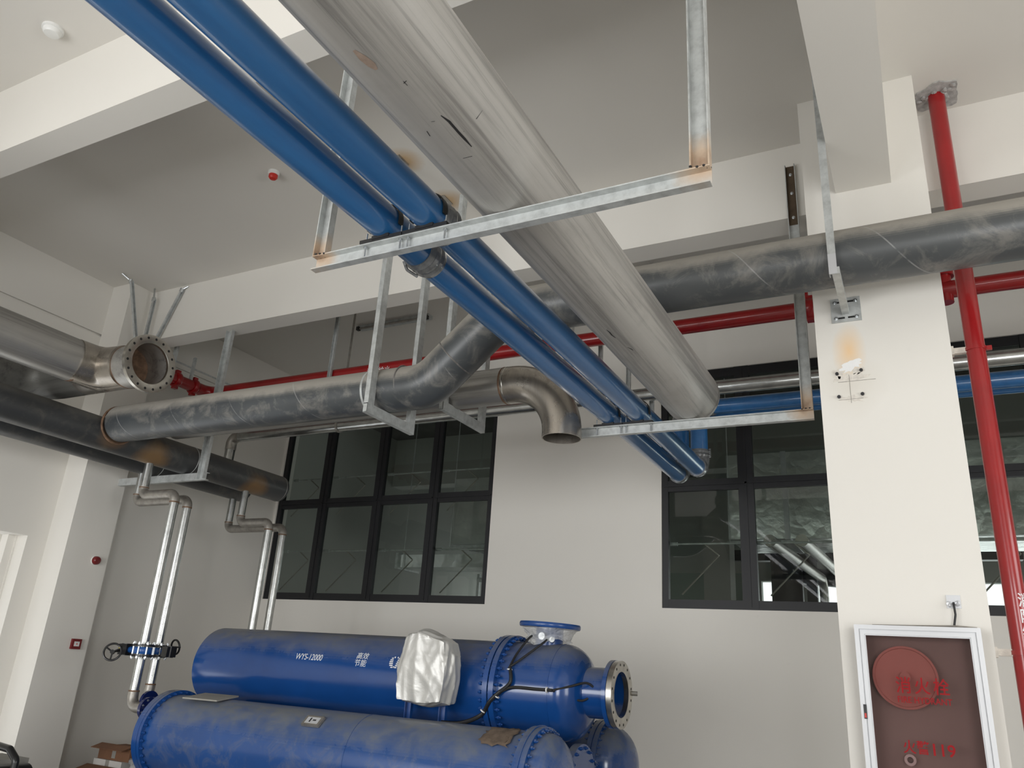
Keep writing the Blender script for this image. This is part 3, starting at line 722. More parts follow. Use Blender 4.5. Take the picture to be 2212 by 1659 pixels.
# L bracket at the left: post from the far beam, arm to the pier
r = thing('l_bracket', (-7.05, 5.93, 3.4), 'galvanised L-shaped bracket under the header pipes at the left pier', 'bracket')
build('post', MB().chan((-7.06, 5.95, 3.37), (-7.06, 5.95, BZ), (1, 0, 0), (0, -1, 0), .10, .045, .006), 'galv', r, smooth=0)
build('arm', MB().chan((-8.49, 5.95, 3.405), (-7.01, 5.95, 3.405), (0, 0, 1), (0, 1, 0), .085, .045, .006), 'galv', r, smooth=0)

# bracket on the column: plate, arm, post up beside the concrete beam
r = thing('column_bracket', (-.27, 4.7, 4.05), 'slim galvanised bracket carrying the dark pipe in front of the white column', 'bracket')
pl = build('base_plate', MB().box((-.375, 5.288, 3.965), (-.185, 5.30, 4.145)), 'galv', r, smooth=0)
BOLT = lambda q: q.lathe((0, 0, 0), (0, 0, 1), [(0, .014), (.003, .014), (.003, .010), (.012, .010), (.012, .005), (.02, .005)], 8)
many('anchor_bolt', 'zinc', pl, [((x, 5.288, z), (0, -1, 0)) for x in (-.345, -.215) for z in (3.995, 4.115)], BOLT)
for xa, za in ((-.335, 4.108), (-.27, 4.108), (-.335, 3.988), (-.27, 3.988)): build('slot', MB().box((xa, 5.2872, za), (xa + .045, 5.288, za + .013)), 'hole', pl, smooth=0)
build('arm', MB().box((-.305, 4.665, 4.018), (-.260, 5.29, 4.066)), 'galv', r, smooth=0)
build('post', MB().angle((-.322, 4.665, 4.02), (-.322, 4.665, CZ), (1, 0, 0), (0, 1, 0), .048), 'galv', r, smooth=0)
build('post_splice', MB().box((-.322, 4.66, 4.02), (-.274, 4.6655, 4.16)), 'alu', r, smooth=0)

# ------------------------------------------------------------------ left wall: braces near the ceiling corner
def brace(a, b2, cap, label):
    a = V(a); b2 = V(b2)
    r = thing('brace_strut', b2, label, 'brace')
    d = (a - b2).normalized(); sd = V((0, 1, 0)) if abs(d.y) < .9 else V((1, 0, 0))
    build('strut', MB().chan(b2, a, d.cross(V((1, 0, 0))), (1, 0, 0), .04, .03, .004), 'galv', r, smooth=0)
    build('hinge_plate', MB().cyl(a, cap, .012, 8).lathe(a, d, [(-.03, .024), (.02, .024)], 12), 'zinc', r)
brace((-8.33, 5.36, 5.80), (-8.33, 5.66, 4.95), (-8.40, 5.27, CZ), 'diagonal galvanised brace from the ceiling, left of the three above the open flange')
brace((-8.33, 5.72, 5.72), (-8.33, 5.72, 4.92), (-8.36, 5.72, 5.87), 'upright galvanised brace, middle of the three above the open flange')
brace((-7.90, 5.77, 5.80), (-8.24, 5.75, 4.95), (-7.83, 5.80, 5.85), 'diagonal galvanised brace to the beam, right of the three above the open flange')
r = thing('pipe_hanger', (-8.33, 6.2, 4.9), 'pair of thin struts over the red fire main right of the open flange', 'bracket')
build('strut', MB().box((-8.35, 6.18, 4.9), (-8.30, 6.22, 5.30)).box((-8.35, 6.5, 4.9), (-8.31, 6.53, 5.22)), 'galv', r, smooth=0)
build('tie_bar', MB().cyl((-8.36, 6.0, 5.08), (-8.36, 8.0, 5.08), .012, 8), 'galv', r)

# small drops and risers from the headers to the tanks
def riser(hx, hy, rx, ry, zt, zb, tgt, label, hz=3.46):
    r = thing('galvanised_riser', (rx, ry, zb), label, 'pipe')
    build('drop_stub', MB().cyl((hx, hy, hz), (hx, hy, zt + .07), .045, 32), 'galv_pipe', r)
    build('offset_elbows', MB().tube([(hx, hy, zt + .10), (hx, hy, zt), (rx, ry, zt), (rx, ry, zt - .09)], .050, .085, 32), 'fitting', r)
    build('riser_body', MB().cyl((rx, ry, zb), (rx, ry, zt - .08), .0455, 32), 'galv_pipe', r)
    band((hx, hy, zt + .085), (0, 0, 1), .049, 'weld_rust', r, .016, .003)
    band((rx, ry, zt - .09), (0, 0, 1), .049, 'weld_rust', r, .016, .003)
    if tgt:
        build('bottom_elbow', MB().tube([(rx, ry, zb + .02), (rx, ry, tgt[2])] + [tgt], .050, .095, 32), 'fitting', r)
        band((rx, ry, zb + .02), (0, 0, 1), .049, 'weld_rust', r, .016, .003)
    return r
riser(-7.40, 5.50, -6.875, 5.50, 3.10, 1.15, (-6.66, 5.50, 1.03), 'shiny galvanised riser at the far left, dropping to the front tank nozzle')
riser(-7.95, 5.85, -7.09, 5.85, 3.12, 1.20, (-6.83, 5.62, 1.08), 'shiny galvanised riser just right of the far left one, standing behind it')
riser(-7.38, 6.90, -6.885, 6.90, 3.06, .9, None, 'shiny galvanised riser in front of the left window edge, left of that pair')
riser(-7.95, 7.25, -6.99, 7.25, 3.06, .9, None, 'shiny galvanised riser in front of the left window edge, right of that pair')

# butterfly valves with gear boxes and handwheels
def valve(x, y, z, ydir, label):
    r = thing('butterfly_valve', (x, y, z), label, 'valve', 'butterfly valves on the left risers')
    build('valve_body', MB().lathe((x, y, z), (0, 0, 1), [(-.032, .05), (-.032, .085), (-.02, .092), (.02, .092), (.032, .085), (.032, .05)], 32), 'valveblue', r)
    fl = MB()
    for s_ in (-1, 1): fl.lathe((x, y, z + s_ * .048), (0, 0, 1), [(-.012, .05), (-.012, .108), (.012, .108), (.012, .05)], 32)
    build('mating_flanges', fl, 'blackgloss', r)
    bolt_circle('flange_bolt', 'zinc', r, (x, y, z), (0, 0, 1), .097, 8, -.082, .082, .014)
    d = V((ydir[0], ydir[1], 0)).normalized()
    nk = V((x, y, z)) + d * .09
    build('stem_neck', MB().cyl(nk, nk + d * .08, .03, 16), 'valveblue', r)
    g = nk + d * .11; sx_, sy_, _ = V((-d.y, d.x, 0)), d, 0
    gb = build('gear_box', MB().obox(g, sx_, d, (0, 0, 1), (.11, .09, .10)).cyl(g - V((0, 0, .055)), g + V((0, 0, .055)), .05, 20), 'blackgloss', r)
    return r, g, d
r, g, d = valve(-6.865, 5.50, 1.54, (-1, -.25), 'blue butterfly valve with a black handwheel on the far left riser')
wc = g + V((.01, -.15, -.03)); wn = V((.62, -.75, .2)).normalized()
wx, wy, _ = basis(wn)
wh = MB(); ringp = [wc + (wx * math.cos(2 * PI * k / 32) + wy * math.sin(2 * PI * k / 32)) * .078 for k in range(33)]
wh.tube(ringp, .010, .01, 10)
for k in range(3):
    a = 2 * PI * k / 3 + .5; wh.cyl(wc, wc + (wx * math.cos(a) + wy * math.sin(a)) * .078, .008, 8)
wh.cyl(wc - wn * .02, wc + wn * .015, .02, 12)
wh.cyl(wc, g, .010, 10)
build('handwheel', wh, 'blackgloss', r)
build('indicator_sticker', MB().cyl(g + V((-.01, -.062, .01)), g + V((-.012, -.068, .01)), .022, 20), 'yellow', r)
r, g, d = valve(-7.095, 5.85, 1.54, (1, -.1), 'blue butterfly valve whose black gear box points right, on the second riser')
wc = g + V((-.06, .12, .05)); wn = V((.1, 1, .2)).normalized(); wx, wy, _ = basis(wn)
build('handwheel', MB().tube([wc + (wx * math.cos(2 * PI * k / 32) + wy * math.sin(2 * PI * k / 32)) * .07 for k in range(33)], .010, .01, 10).cyl(wc - (wx * .08), wc + wx * .08, .008, 8).cyl(wc, g, .01, 8), 'blackgloss', r)

# ------------------------------------------------------------------ tanks
# front lower tank
T1Y, T1Z, T1R = 5.40, .855, .335
r = thing('pressure_tank', (-4.4, T1Y, 0), 'blue dusty cylindrical tank lying lowest and nearest, cropped by the photo bottom', 'tank')
build('shell', MB().cyl((-6.10, T1Y, T1Z), (-2.53, T1Y, T1Z), T1R, 96), 'tank_dusty', r)
build('left_flange', MB().lathe((-6.13, T1Y, T1Z), (1, 0, 0), [(-.03, T1R), (-.03, .372), (.0, .372), (.0, .368), (.004, .368), (.004, .372), (.035, .372), (.035, T1R)], 96), 'tank', r)
bolt_circle('left_flange_bolt', 'tankplain', r, (-6.13, T1Y, T1Z), (1, 0, 0), .352, 36, -.055, .062, .013)
build('left_cover', MB().lathe((-6.16, T1Y, T1Z), (-1, 0, 0), [(0, .372), (.03, .372), (.035, .365), (.036, .001)], 96), 'tank', r)
nz_ = build('inlet_nozzle', MB().cyl((-6.26, 5.5, 1.03), (-6.62, 5.5, 1.03), .052, 24).lathe((-6.655, 5.5, 1.03), (1, 0, 0), [(0, .05), (0, .10), (.035, .10), (.035, .05)], 32), 'darkblue', r)
bolt_circle('nozzle_bolt', 'zinc', nz_, (-6.655, 5.5, 1.03), (1, 0, 0), .08, 8, -.014, .05, .011)
build('rear_nozzle', MB().cyl((-6.26, 5.62, 1.08), (-6.8, 5.62, 1.08), .052, 24).lathe((-6.80, 5.62, 1.08), (1, 0, 0), [(0, .05), (0, .10), (.03, .10), (.03, .05)], 32), 'darkblue', r)
build('right_flange', MB().lathe((-2.50, T1Y, T1Z), (1, 0, 0), [(-.045, T1R), (-.045, .372), (-.004, .372), (-.004, .38), (.004, .38), (.004, .372), (.045, .372), (.045, T1R)], 96), 'tank_dusty', r)
bolt_circle('right_flange_bolt', 'tank_dusty', r, (-2.50, T1Y, T1Z), (1, 0, 0), .352, 36, -.075, .075, .013)
build('right_head', MB().lathe((-2.48, T1Y, T1Z), (1, 0, 0), [(0, T1R), (.04, T1R)] + [(.04 + .17 * math.sin(a * PI / 24), T1R * math.cos(a * PI / 24)) for a in range(1, 12)] + [(.21, .001)], 72), 'tank_dusty', r)
build('saddle_support', MB().box((-5.6, T1Y - .3, 0), (-5.45, T1Y + .3, T1Z - .25)).box((-3.35, T1Y - .3, 0), (-3.2, T1Y + .3, T1Z - .25)), 'tankplain', r, smooth=0)
build('shell_weld_band', MB().lathe((-3.95, T1Y, T1Z), (1, 0, 0), [(-.006, T1R - .01), (-.006, T1R + .003), (.006, T1R + .003), (.006, T1R - .01)], 96), 'tank_dusty', r)
# name plate on its shell
a_ = math.radians(48)
pc = V((-4.35, T1Y - T1R * math.cos(a_), T1Z + T1R * math.sin(a_))); pn = V((0, -math.cos(a_), math.sin(a_))); pt = V((0, math.sin(a_), math.cos(a_)))
np_ = build('name_plate', MB().obox(pc + pn * .014, (1, 0, 0), pt, pn, (.17, .095, .02)), 'fitting', r, smooth=0)
build('plate_face', MB().obox(pc + pn * .026, (1, 0, 0), pt, pn, (.125, .06, .003)), 'alu', np_, smooth=0)
build('plate_marks', MB().obox(pc + pn * .0282 + V((-.02, 0, 0)), (1, 0, 0), pt, pn, (.012, .04, .002)).obox(pc + pn * .0282 + V((.02, 0, 0)), (1, 0, 0), pt, pn, (.03, .012, .002)), 'charcoal', np_, smooth=0)

# upper tank
T2Y, T2Z, T2R = 6.20, 1.437, .372
r = thing('pressure_tank', (-4.6, T2Y, 1.0), 'upper blue cylindrical tank with white lettering and an open steel flange', 'tank')
build('shell', MB().cyl((-6.52, T2Y, T2Z), (-3.2, T2Y, T2Z), T2R, 96), 'tank', r)
build('left_head', MB().lathe((-6.50, T2Y, T2Z), (-1, 0, 0), [(0, T2R - .001)] + [(.14 * math.sin(a * PI / 24), T2R * math.cos(a * PI / 24)) for a in range(1, 12)] + [(.14, .001)], 96), 'tank', r)
build('body_flange', MB().lathe((-3.16, T2Y, T2Z), (1, 0, 0), [(-.05, T2R), (-.05, .424), (-.006, .424), (-.006, .40), (.006, .40), (.006, .424), (.05, .424), (.05, T2R)], 96), 'tank', r)
bolt_circle('body_flange_bolt', 'tankplain', r, (-3.16, T2Y, T2Z), (1, 0, 0), .402, 40, -.095, .095, .014)
build('gasket', MB().lathe((-3.16, T2Y, T2Z), (1, 0, 0), [(-.005, .3), (-.005, .405), (.005, .405), (.005, .3)], 72), 'black', r)
build('water_box', MB().lathe((-3.12, T2Y, T2Z), (1, 0, 0), [(0, T2R), (.46, T2R)] + [(.46 + .24 * math.sin(a * PI / 24), T2R * math.cos(a * PI / 24) ** .9) for a in range(1, 12)] + [(.70, .001)], 96), 'tank', r)
build('weld_seam', MB().lathe((-2.67, T2Y, T2Z), (1, 0, 0), [(-.006, T2R - .01), (-.006, T2R + .003), (.006, T2R + .003), (.006, T2R - .01)], 96), 'tank', r)
nk = MB().tube([(-2.62, T2Y, 1.455), (-2.235, T2Y, 1.455)], .190, .1, 64, .176)
nf = build('end_nozzle', nk, 'tank', r)
build('nozzle_flange_blue', MB().lathe((-2.27, T2Y, 1.455), (1, 0, 0), [(0, .176), (0, .252), (.034, .252), (.034, .176)], 72, closed=True), 'tank', nf)
fl_ = flange((-2.232, T2Y, 1.455), (1, 0, 0), .250, .168, .042, 16, .222, 'steel_flange', r, .010, 'open_steel_flange')
bb = MB(); bb.cyl((-2.2, T2Y + .252, 1.455 + .01), (-2.15, T2Y + .262, 1.455 + .01), .018, 10)
build('flange_plug', bb, 'steel_flange', fl_)
build('nozzle_inner_cap', MB().cyl((-2.6, T2Y, 1.455), (-2.56, T2Y, 1.455), .18, 48), 'tankplain', nf)
# top nozzle with film
tn = build('top_nozzle', MB().cyl((-2.83, T2Y, 1.72), (-2.83, T2Y, 1.94), .115, 48), 'tankplain', r)
build('top_nozzle_flange', MB().lathe((-2.83, T2Y, 1.93), (.03, 0, 1), [(0, .1), (0, .252), (.012, .258), (.028, .258), (.04, .252), (.04, .1)], 72, closed=True), 'tankplain', tn)
fm = MB(); rs = []
for k in range(8):
    q = k / 7; rr = .24 - .06 * math.sin(q * 2.2)
    rs.append([V((-2.83 + (rr + .03 * noise.noise(V((math.cos(a) * 3, math.sin(a) * 3, q * 4)))) * math.cos(a), T2Y + (rr + .03 * noise.noise(V((math.cos(a) * 3, math.sin(a) * 3, q * 4)))) * math.sin(a), 1.925 - q * (.11 + .05 * noise.noise(V((a, 1, 2)))))) for a in [2 * PI * j / 48 for j in range(48)]])
fm.rings(rs, False, False); build('plastic_film', fm, 'film', tn)
sp_ = MB()
for z in (1.455,): sp_.lathe((-2.83, T2Y - .11, 1.86), (0, -1, 0), [(0, .03), (.05, .03)], 12)
sp_.lathe((-2.83 + .03, T2Y, 1.82), (.4, -1, .1), [(.10, .022), (.17, .022)], 12).lathe((-2.83 - .03, T2Y, 1.84), (-.4, -1, .1), [(.10, .022), (.17, .022)], 12)
build('sensor_socket', sp_, 'zinc', tn)
# lettering wrapped on the shell
def wrap2(cx, cz, t_off=0):
    a0 = math.asin((cz - T2Z) / T2R)
    def f(x, y, z):
        a = a0 + y / T2R; R_ = T2R + .0015 + z
        return V((cx + x, T2Y - R_ * math.cos(a), T2Z + R_ * math.sin(a)))
    return f
build('lettering', text_mb('WYS-12000', .080, wrap2(-5.08, 1.578), .0008, .80, 0, True, 0), 'whitetext', r, smooth=0, label='white stencilled letters')
build('lettering', text_mb('高效\n节能', .066, wrap2(-4.485, 1.585), .0008, 1, 0, True, 0), 'whitetext', r, smooth=0, label='white characters in two rows')
lg = MB(); f_ = wrap2(-4.125, 1.585)
R_ = .056
for k in range(7):
    yy = -R_ + (k + .25) * 2 * R_ / 7; hh = .0105
    if k >= 2: yy2 = yy
    hw = math.sqrt(max(0, R_ ** 2 - (yy + hh / 2) ** 2))
    for s_ in (-1, 1):
        gap = .010 + .018 * (k / 6)
        if hw > gap + .003:
            xa, xb = (gap, hw) if s_ > 0 else (-hw, -gap)
            p = [lg.bm.verts.new(f_(a, b2, 0)) for a, b2 in ((xa, yy), (xb, yy), (xb, yy + hh), (xa, yy + hh))]
            lg.bm.faces.new(p)
p = [lg.bm.verts.new(f_(a, b2, 0)) for a, b2 in ((-.006, -.05), (.006, -.05), (.022, .05), (.012, .05))]; lg.bm.faces.new(p)
p = [lg.bm.verts.new(f_(a, b2, 0)) for a, b2 in ((-.006, -.05), (.006, -.05), (-.010, .05), (-.022, .05))]; lg.bm.faces.new(p)
build('round_emblem', lg, 'whitetext', r, smooth=0, label='white round striped emblem')
build('saddle_support', MB().box((-5.9, T2Y - .25, 1.0), (-5.78, T2Y + .25, 1.12)).box((-3.7, T2Y - .25, 1.0), (-3.58, T2Y + .25, 1.12)).box((-5.9, T2Y - .25, 0), (-5.78, T2Y + .25, 1.0)).box((-3.7, T2Y - .25, 0), (-3.58, T2Y + .25, 1.0)), 'tankplain', r, smooth=0)

# rear lower tank
T3Y, T3Z, T3R = 6.93, .87, .315
r = thing('pressure_tank', (-4.4, T3Y, 0), 'blue domed tank end peeping out low at the right behind the others', 'tank')
build('shell', MB().cyl((-6.2, T3Y, T3Z), (-2.62, T3Y, T3Z), T3R, 72), 'tank_dusty', r)
build('flange', MB().lathe((-2.60, T3Y, T3Z), (1, 0, 0), [(-.045, T3R), (-.045, .352), (-.004, .352), (-.004, .34), (.004, .34), (.004, .352), (.045, .352), (.045, T3R)], 72), 'tank_dusty', r)
bolt_circle('flange_bolt', 'tank_dusty', r, (-2.60, T3Y, T3Z), (1, 0, 0), .335, 32, -.08, .075, .013)
build('domed_head', MB().lathe((-2.57, T3Y, T3Z), (1, 0, 0), [(0, T3R), (.03, T3R)] + [(.03 + .23 * math.sin(a * PI / 24), T3R * math.cos(a * PI / 24)) for a in range(1, 12)] + [(.26, .001)], 72), 'tank_dusty', r)
build('saddle_support', MB().box((-5.6, T3Y - .25, 0), (-5.45, T3Y + .25, T3Z - .22)).box((-3.35, T3Y - .25, 0), (-3.2, T3Y + .25, T3Z - .22)), 'tankplain', r, smooth=0)
# connecting nozzle seen between the two lower heads
r = thing('flanged_nozzle', (-2.6, 6.15, .8), 'dark blue flanged pipe end between the two lower tank heads', 'nozzle')
build('nozzle_pipe', MB().cyl((-3.2, 6.12, .82), (-2.50, 6.12, .82), .19, 48), 'tank', r)
nf = build('nozzle_flange', MB().lathe((-2.50, 6.12, .82), (1, 0, 0), [(-.03, .1), (-.03, .262), (.03, .262), (.03, .1)], 64), 'tank', r)
bolt_circle('flange_bolt', 'tankplain', nf, (-2.50, 6.12, .82), (1, 0, 0), .235, 16, -.05, .055, .013)

# cables on the water box
r = thing('sensor_cable', (-2.9, 5.8, 1.4), 'black cables branching over the right end of the upper blue tank', 'cable')
def onT2(x, zoff, lift=.02):
    zoff = max(-.36, min(.36, zoff)); return V((x, T2Y - math.sqrt((T2R + lift) ** 2 - zoff ** 2), T2Z + zoff))
def cable(pts, rad, name):
    # catmull-rom smoothing
    P = [pts[0]] + pts + [pts[-1]]; out = []
    for i in range(1, len(P) - 2):
        for k in range(8):
            t_ = k / 8; a, b2, c, d2 = P[i - 1], P[i], P[i + 1], P[i + 2]
            out.append(.5 * ((2 * b2) + (c - a) * t_ + (2 * a - 5 * b2 + 4 * c - d2) * t_ ** 2 + (3 * b2 - a - 3 * c + d2) * t_ ** 3))
    out.append(P[-1])
    return build(name, MB().tube(out, rad, .001, 10, n=1), 'black', r)
J1 = onT2(-3.00, .17, .03); J2 = onT2(-3.05, -.015, .03)
cable([V((-3.52, 5.72, 1.16)), V((-3.35, 5.74, 1.17)), onT2(-3.22, -.20, .06), onT2(-3.13, -.09, .05), J2], .017, 'main_bundle')
cable([J2, onT2(-2.97, .06, .03), J1], .014, 'upper_bundle')
cable([J1, onT2(-2.985, .27, .02), V((-2.93, 6.02, 1.84)), V((-2.90, 6.06, 1.86))], .009, 'left_lead')
cable([J1, onT2(-2.92, .24, .02), V((-2.80, 6.00, 1.80)), V((-2.78, 6.06, 1.84))], .009, 'right_lead')
cable([J2, onT2(-2.95, .02, .02), onT2(-2.75, .02, .02), onT2(-2.62, .02, .0)], .013, 'side_bundle')
cable([onT2(-2.62, .02, .0), V((-2.50, 5.91, 1.495)), V((-2.41, 5.985, 1.525)), V((-2.36, 6.02, 1.50))], .009, 'upper_lead')
cable([onT2(-2.62, .02, .0), V((-2.54, 5.92, 1.415)), V((-2.45, 5.99, 1.395)), V((-2.40, 6.02, 1.415))], .009, 'lower_lead')
tb = MB()
for p, d2 in ((J1 - V((0, .0, .02)), (0, .1, 1)), (J2 + V((-.03, 0, -.04)), (.6, 0, 1)), (onT2(-2.66, .02, .01), (1, 0, 0)), (onT2(-3.2, -.17, .06), (.6, .1, 1))):
    tb.lathe(p, d2, [(-.004, .010), (-.004, .022), (.004, .022), (.004, .010)], 16)
build('cable_ties', tb, 'white_plastic', r)

# silver covered box on blue legs
r = thing('covered_control_box', (-3.67, 5.68, 1.12), 'control box under a crumpled silver cover on blue legs between the tanks', 'control box')
for x in (-3.86, -3.53): build('leg', MB().chan((x, 5.76, .99), (x, 5.76, 1.32), (1, 0, 0), (0, -1, 0), .06, .035, .005), 'tankplain', r, smooth=0)
mb = MB(); bmesh.ops.create_cube(mb.bm, size=2); bmesh.ops.subdivide_edges(mb.bm, edges=mb.bm.edges[:], cuts=26, use_grid_fill=True)
def ridg(p): return 1 - abs(noise.noise(p)) * 2
for v_ in mb.bm.verts:
    p = v_.co.copy(); n = p.normalized()
    q = p.lerp(n * 1.18, .38)
    z = q.z
    taper = 1 - .10 * max(0, z) ** 2 - .06 * max(0, -z) ** 3
    k = .10 * ridg(V((p.x * 1.0 + 3, p.y * 1.2, p.z * .45))) ** 2 + .05 * ridg(V((p.x * 1.7 + p.z * .7, p.y * 1.2, p.z * .5 + 5))) ** 3 + .02 * ridg(V((p.x * 2.6 - p.z * 1.5, p.y * 2, p.z * 1.0 + 9))) ** 3
    zt_ = z + (.12 * (1 - abs(q.x + .15) * 1.2) if z > .6 else 0) - .06 * q.x * (1 if z > .5 else 0)
    v_.co = V((-3.632 + q.x * .215 * taper * (1 + k), 5.64 + q.y * .115 * (1 + 1.6 * k), 1.545 + zt_ * .255 * (1 + .35 * k)))
build('silver_cover', mb, 'silver', r, smooth=60)

# loose things on the front tank
r = build('grey_board', MB().obox((-5.665, 5.33, 1.199), (1, .12, 0), (-.12, 1, .12), (0, -.12, 1), (.37, .28, .012)), 'board', smooth=0, at=(-5.78, 5.33, 1.19), label='flat grey dusty board lying on the left end of the front tank', cat='board')
mb = MB(); a0 = math.radians(62); vs = []
for i in range(13):
    row = []
    for j in range(9):
        x = -2.86 + (i / 12) * .25; a = a0 + (j / 8 - .5) * .62 + .08 * noise.noise(V((i * .6, 1, 3)))
        ex_ = .012 + .012 * abs(noise.noise(V((i * .5, j * .5, 2))))
        row.append(mb.bm.verts.new((x + .05 * noise.noise(V((j * .7, i * .3, 7))), T1Y - (T1R + ex_) * math.cos(a), T1Z + (T1R + ex_) * math.sin(a))))
    vs.append(row)
for i in range(12):
    for j in range(8):
        if (i in (0, 11) and j in (0, 7)) or (i == 0 and j > 4): continue
        mb.bm.faces.new((vs[i][j], vs[i + 1][j], vs[i + 1][j + 1], vs[i][j + 1]))
o = build('kraft_paper_scrap', mb, 'kraft', smooth=60, label='torn brown paper scrap on the right end of the front tank', cat='paper')
sm = o.modifiers.new('thickness', 'SOLIDIFY'); sm.thickness = .002

# ------------------------------------------------------------------ fire hydrant cabinet on the column
FY = 5.14
CX, CW, CT = -.071, .643, 1.962
r = thing('fire_hydrant_cabinet', (CX, 5.22, .15), 'fire hydrant cabinet with a white aluminium frame and tinted glass door on the column', 'cabinet')
x0, x1 = CX - CW / 2, CX + CW / 2
build('cabinet_box', MB().box((x0 + .01, 5.19, .15), (x0 + .022, 5.30, CT - .01)).box((x1 - .022, 5.19, .15), (x1 - .01, 5.30, CT - .01)).box((x0 + .01, 5.19, CT - .022), (x1 - .01, 5.30, CT - .01)).box((x0 + .01, 5.285, .15), (x1 - .01, 5.299, CT - .01)).box((x0 + .01, 5.19, .15), (x1 - .01, 5.30, .165)), 'cabinside', r, smooth=0)
def prof_frame(fw, y0, y1, mat, nm, par, grooves=True):
    mb = MB()
    zb, zt = .15, CT
    P = [((x0, zb), (x0, zt), (x0 + fw, zt - fw), (x0 + fw, zb + fw)), ((x1, zt), (x1, zb), (x1 - fw, zb + fw), (x1 - fw, zt - fw)),
         ((x0, zt), (x1, zt), (x1 - fw, zt - fw), (x0 + fw, zt - fw)), ((x1, zb), (x0, zb), (x0 + fw, zb + fw), (x1 - fw, zb + fw))]
    for p in P: mb.poly_extrude([(a, y0, c) for a, c in p], (0, y1 - y0, 0))
    f = build(nm, mb, mat, par, smooth=0)
    return f
fr = prof_frame(.058, FY + .012, 5.19, 'alu', 'door_frame', r)
g1 = MB()
for off, wd, yy in ((.0, .024, FY), (.030, .022, FY + .004)):
    a, b2, c, d2 = x0 + off, x1 - off, .15 + off, CT - off
    for p in (((a, c), (a, d2), (a + wd, d2 - wd), (a + wd, c + wd)), ((b2, d2), (b2, c), (b2 - wd, c + wd), (b2 - wd, d2 - wd)), ((a, d2), (b2, d2), (b2 - wd, d2 - wd), (a + wd, d2 - wd)), ((b2, c), (a, c), (a + wd, c + wd), (b2 - wd, c + wd))):
        g1.poly_extrude([(u, yy, v_) for u, v_ in p], (0, FY + .0125 - yy, 0))
build('frame_ribs', g1, 'alu', fr, smooth=0)
build('door_glass', MB().box((x0 + .055, FY + .022, .20), (x1 - .055, FY + .027, CT - .055)), 'cabglass', r, smooth=0)
hr = build('hose_reel', MB().lathe((-.152, 5.283, 1.685), (0, -1, 0), [(0, .170), (.055, .170), (.055, .158), (.048, .155), (.048, .03), (.07, .03), (.07, 0)], 64), 'hosered', r)
build('reel_hub', MB().cyl((-.152, 5.213, 1.685), (-.152, 5.205, 1.685), .028, 24), 'hosered', hr)
build('hose_coupling', MB().lathe((-.17, 5.285, 1.255), (0, -1, 0), [(0, .03), (.04, .03), (.04, .016), (0, .016)], 24, closed=True), 'alu', r)
hd = build('door_lock', MB().box((x0 + .014, FY - .003, 1.452), (x0 + .030, FY, 1.528)), 'charcoal', r, smooth=0)
build('lock_button', MB().box((x0 + .017, FY - .005, 1.458), (x0 + .027, FY - .003, 1.482)), 'red_plastic', hd, smooth=0)
yt = FY + .0195
def cabtext(s_, sz, cx, cz, sx=1, bold=0):
    return text_mb(s_, sz, lambda x, y, z: V((cx + x, yt - z, cz + y)), .0012, sx, 0, False, bold)
for ch, cx in (('消', -.163), ('火', -.070), ('栓', .025)):
    build('lettering', cabtext(ch, .093, cx, 1.637, .88, .0010), 'redtext', r, smooth=0, label='red character %s' % ch)
build('lettering', cabtext('FIRE HYDRANT', .047, -.066, 1.566, .84, .0005), 'redtext', r, smooth=0, label='red letters under the characters')
for ch, cx in (('火', -.165), ('警', -.098)): build('lettering', cabtext(ch, .072, cx, 1.322, .92, .0008), 'redtext', r, smooth=0, label='red character %s' % ch)
build('lettering', cabtext('119', .084, -.004, 1.320, .98, .0012), 'redtext', r, smooth=0)
build('top_cable', MB().tube([(-.30, 5.27, CT + .006), (-.05, 5.25, CT + .008), (.14, 5.24, CT + .012), (.24, 5.26, CT + .006)], .006, .02, 8), 'fitting', r)

# cable outlet box above the cabinet
r = thing('cable_outlet', (.142, 5.3, 2.115), 'foil-sealed cable outlet with a black cable above the cabinet', 'outlet')
build('foil_plate', MB().box((.105, 5.292, 2.078), (.178, 5.30, 2.152)).blob((.12, 5.286, 2.10), (.016, .01, .018), .5, 2, 2.5, 3).blob((.16, 5.287, 2.105), (.014, .01, .016), .5, 2, 2.5, 5), 'alu', r, smooth=0)
build('cable', MB().tube([(.14, 5.292, 2.108), (.14, 5.265, 2.095), (.142, 5.262, 2.04), (.128, 5.262, 1.975)], .006, .02, 10), 'black', r)

# removed bracket marks on the column
r = thing('anchor_remains', (-.3, 5.3, 3.5), 'four cut anchor bolts and smeared plaster below the steel plate on the column', 'anchor marks')
for x, z in ((-.372, 3.592), (-.222, 3.602), (-.372, 3.428), (-.228, 3.434)):
    bz = build('anchor_bolt', MB().cyl((x, 5.30, z), (x, 5.285, z), .011, 10), 'charcoal', r)
mb = MB(); ring_ = []
for k in range(22):
    a = 2 * PI * k / 22; q = 1 + .9 * noise.noise(V((math.cos(a) * 2.5, math.sin(a) * 2.5, 4)))
    ring_.append(V((-.275 + .060 * q * math.cos(a), 5.2975, 3.645 + .035 * q * math.sin(a) + .02 * math.cos(a))))
mb.poly_extrude(ring_, (0, .0025, 0)); build('plaster_patch', mb, 'white_plaster', r, smooth=0)
mb = MB(); mb.box((-.37, 5.2982, 3.531), (-.14, 5.30, 3.534)).box((-.375, 5.2982, 3.405), (-.225, 5.30, 3.408)).box((-.301, 5.2982, 3.38), (-.298, 5.30, 3.58))
build('pencil_line', mb, 'fitting', r, smooth=0)
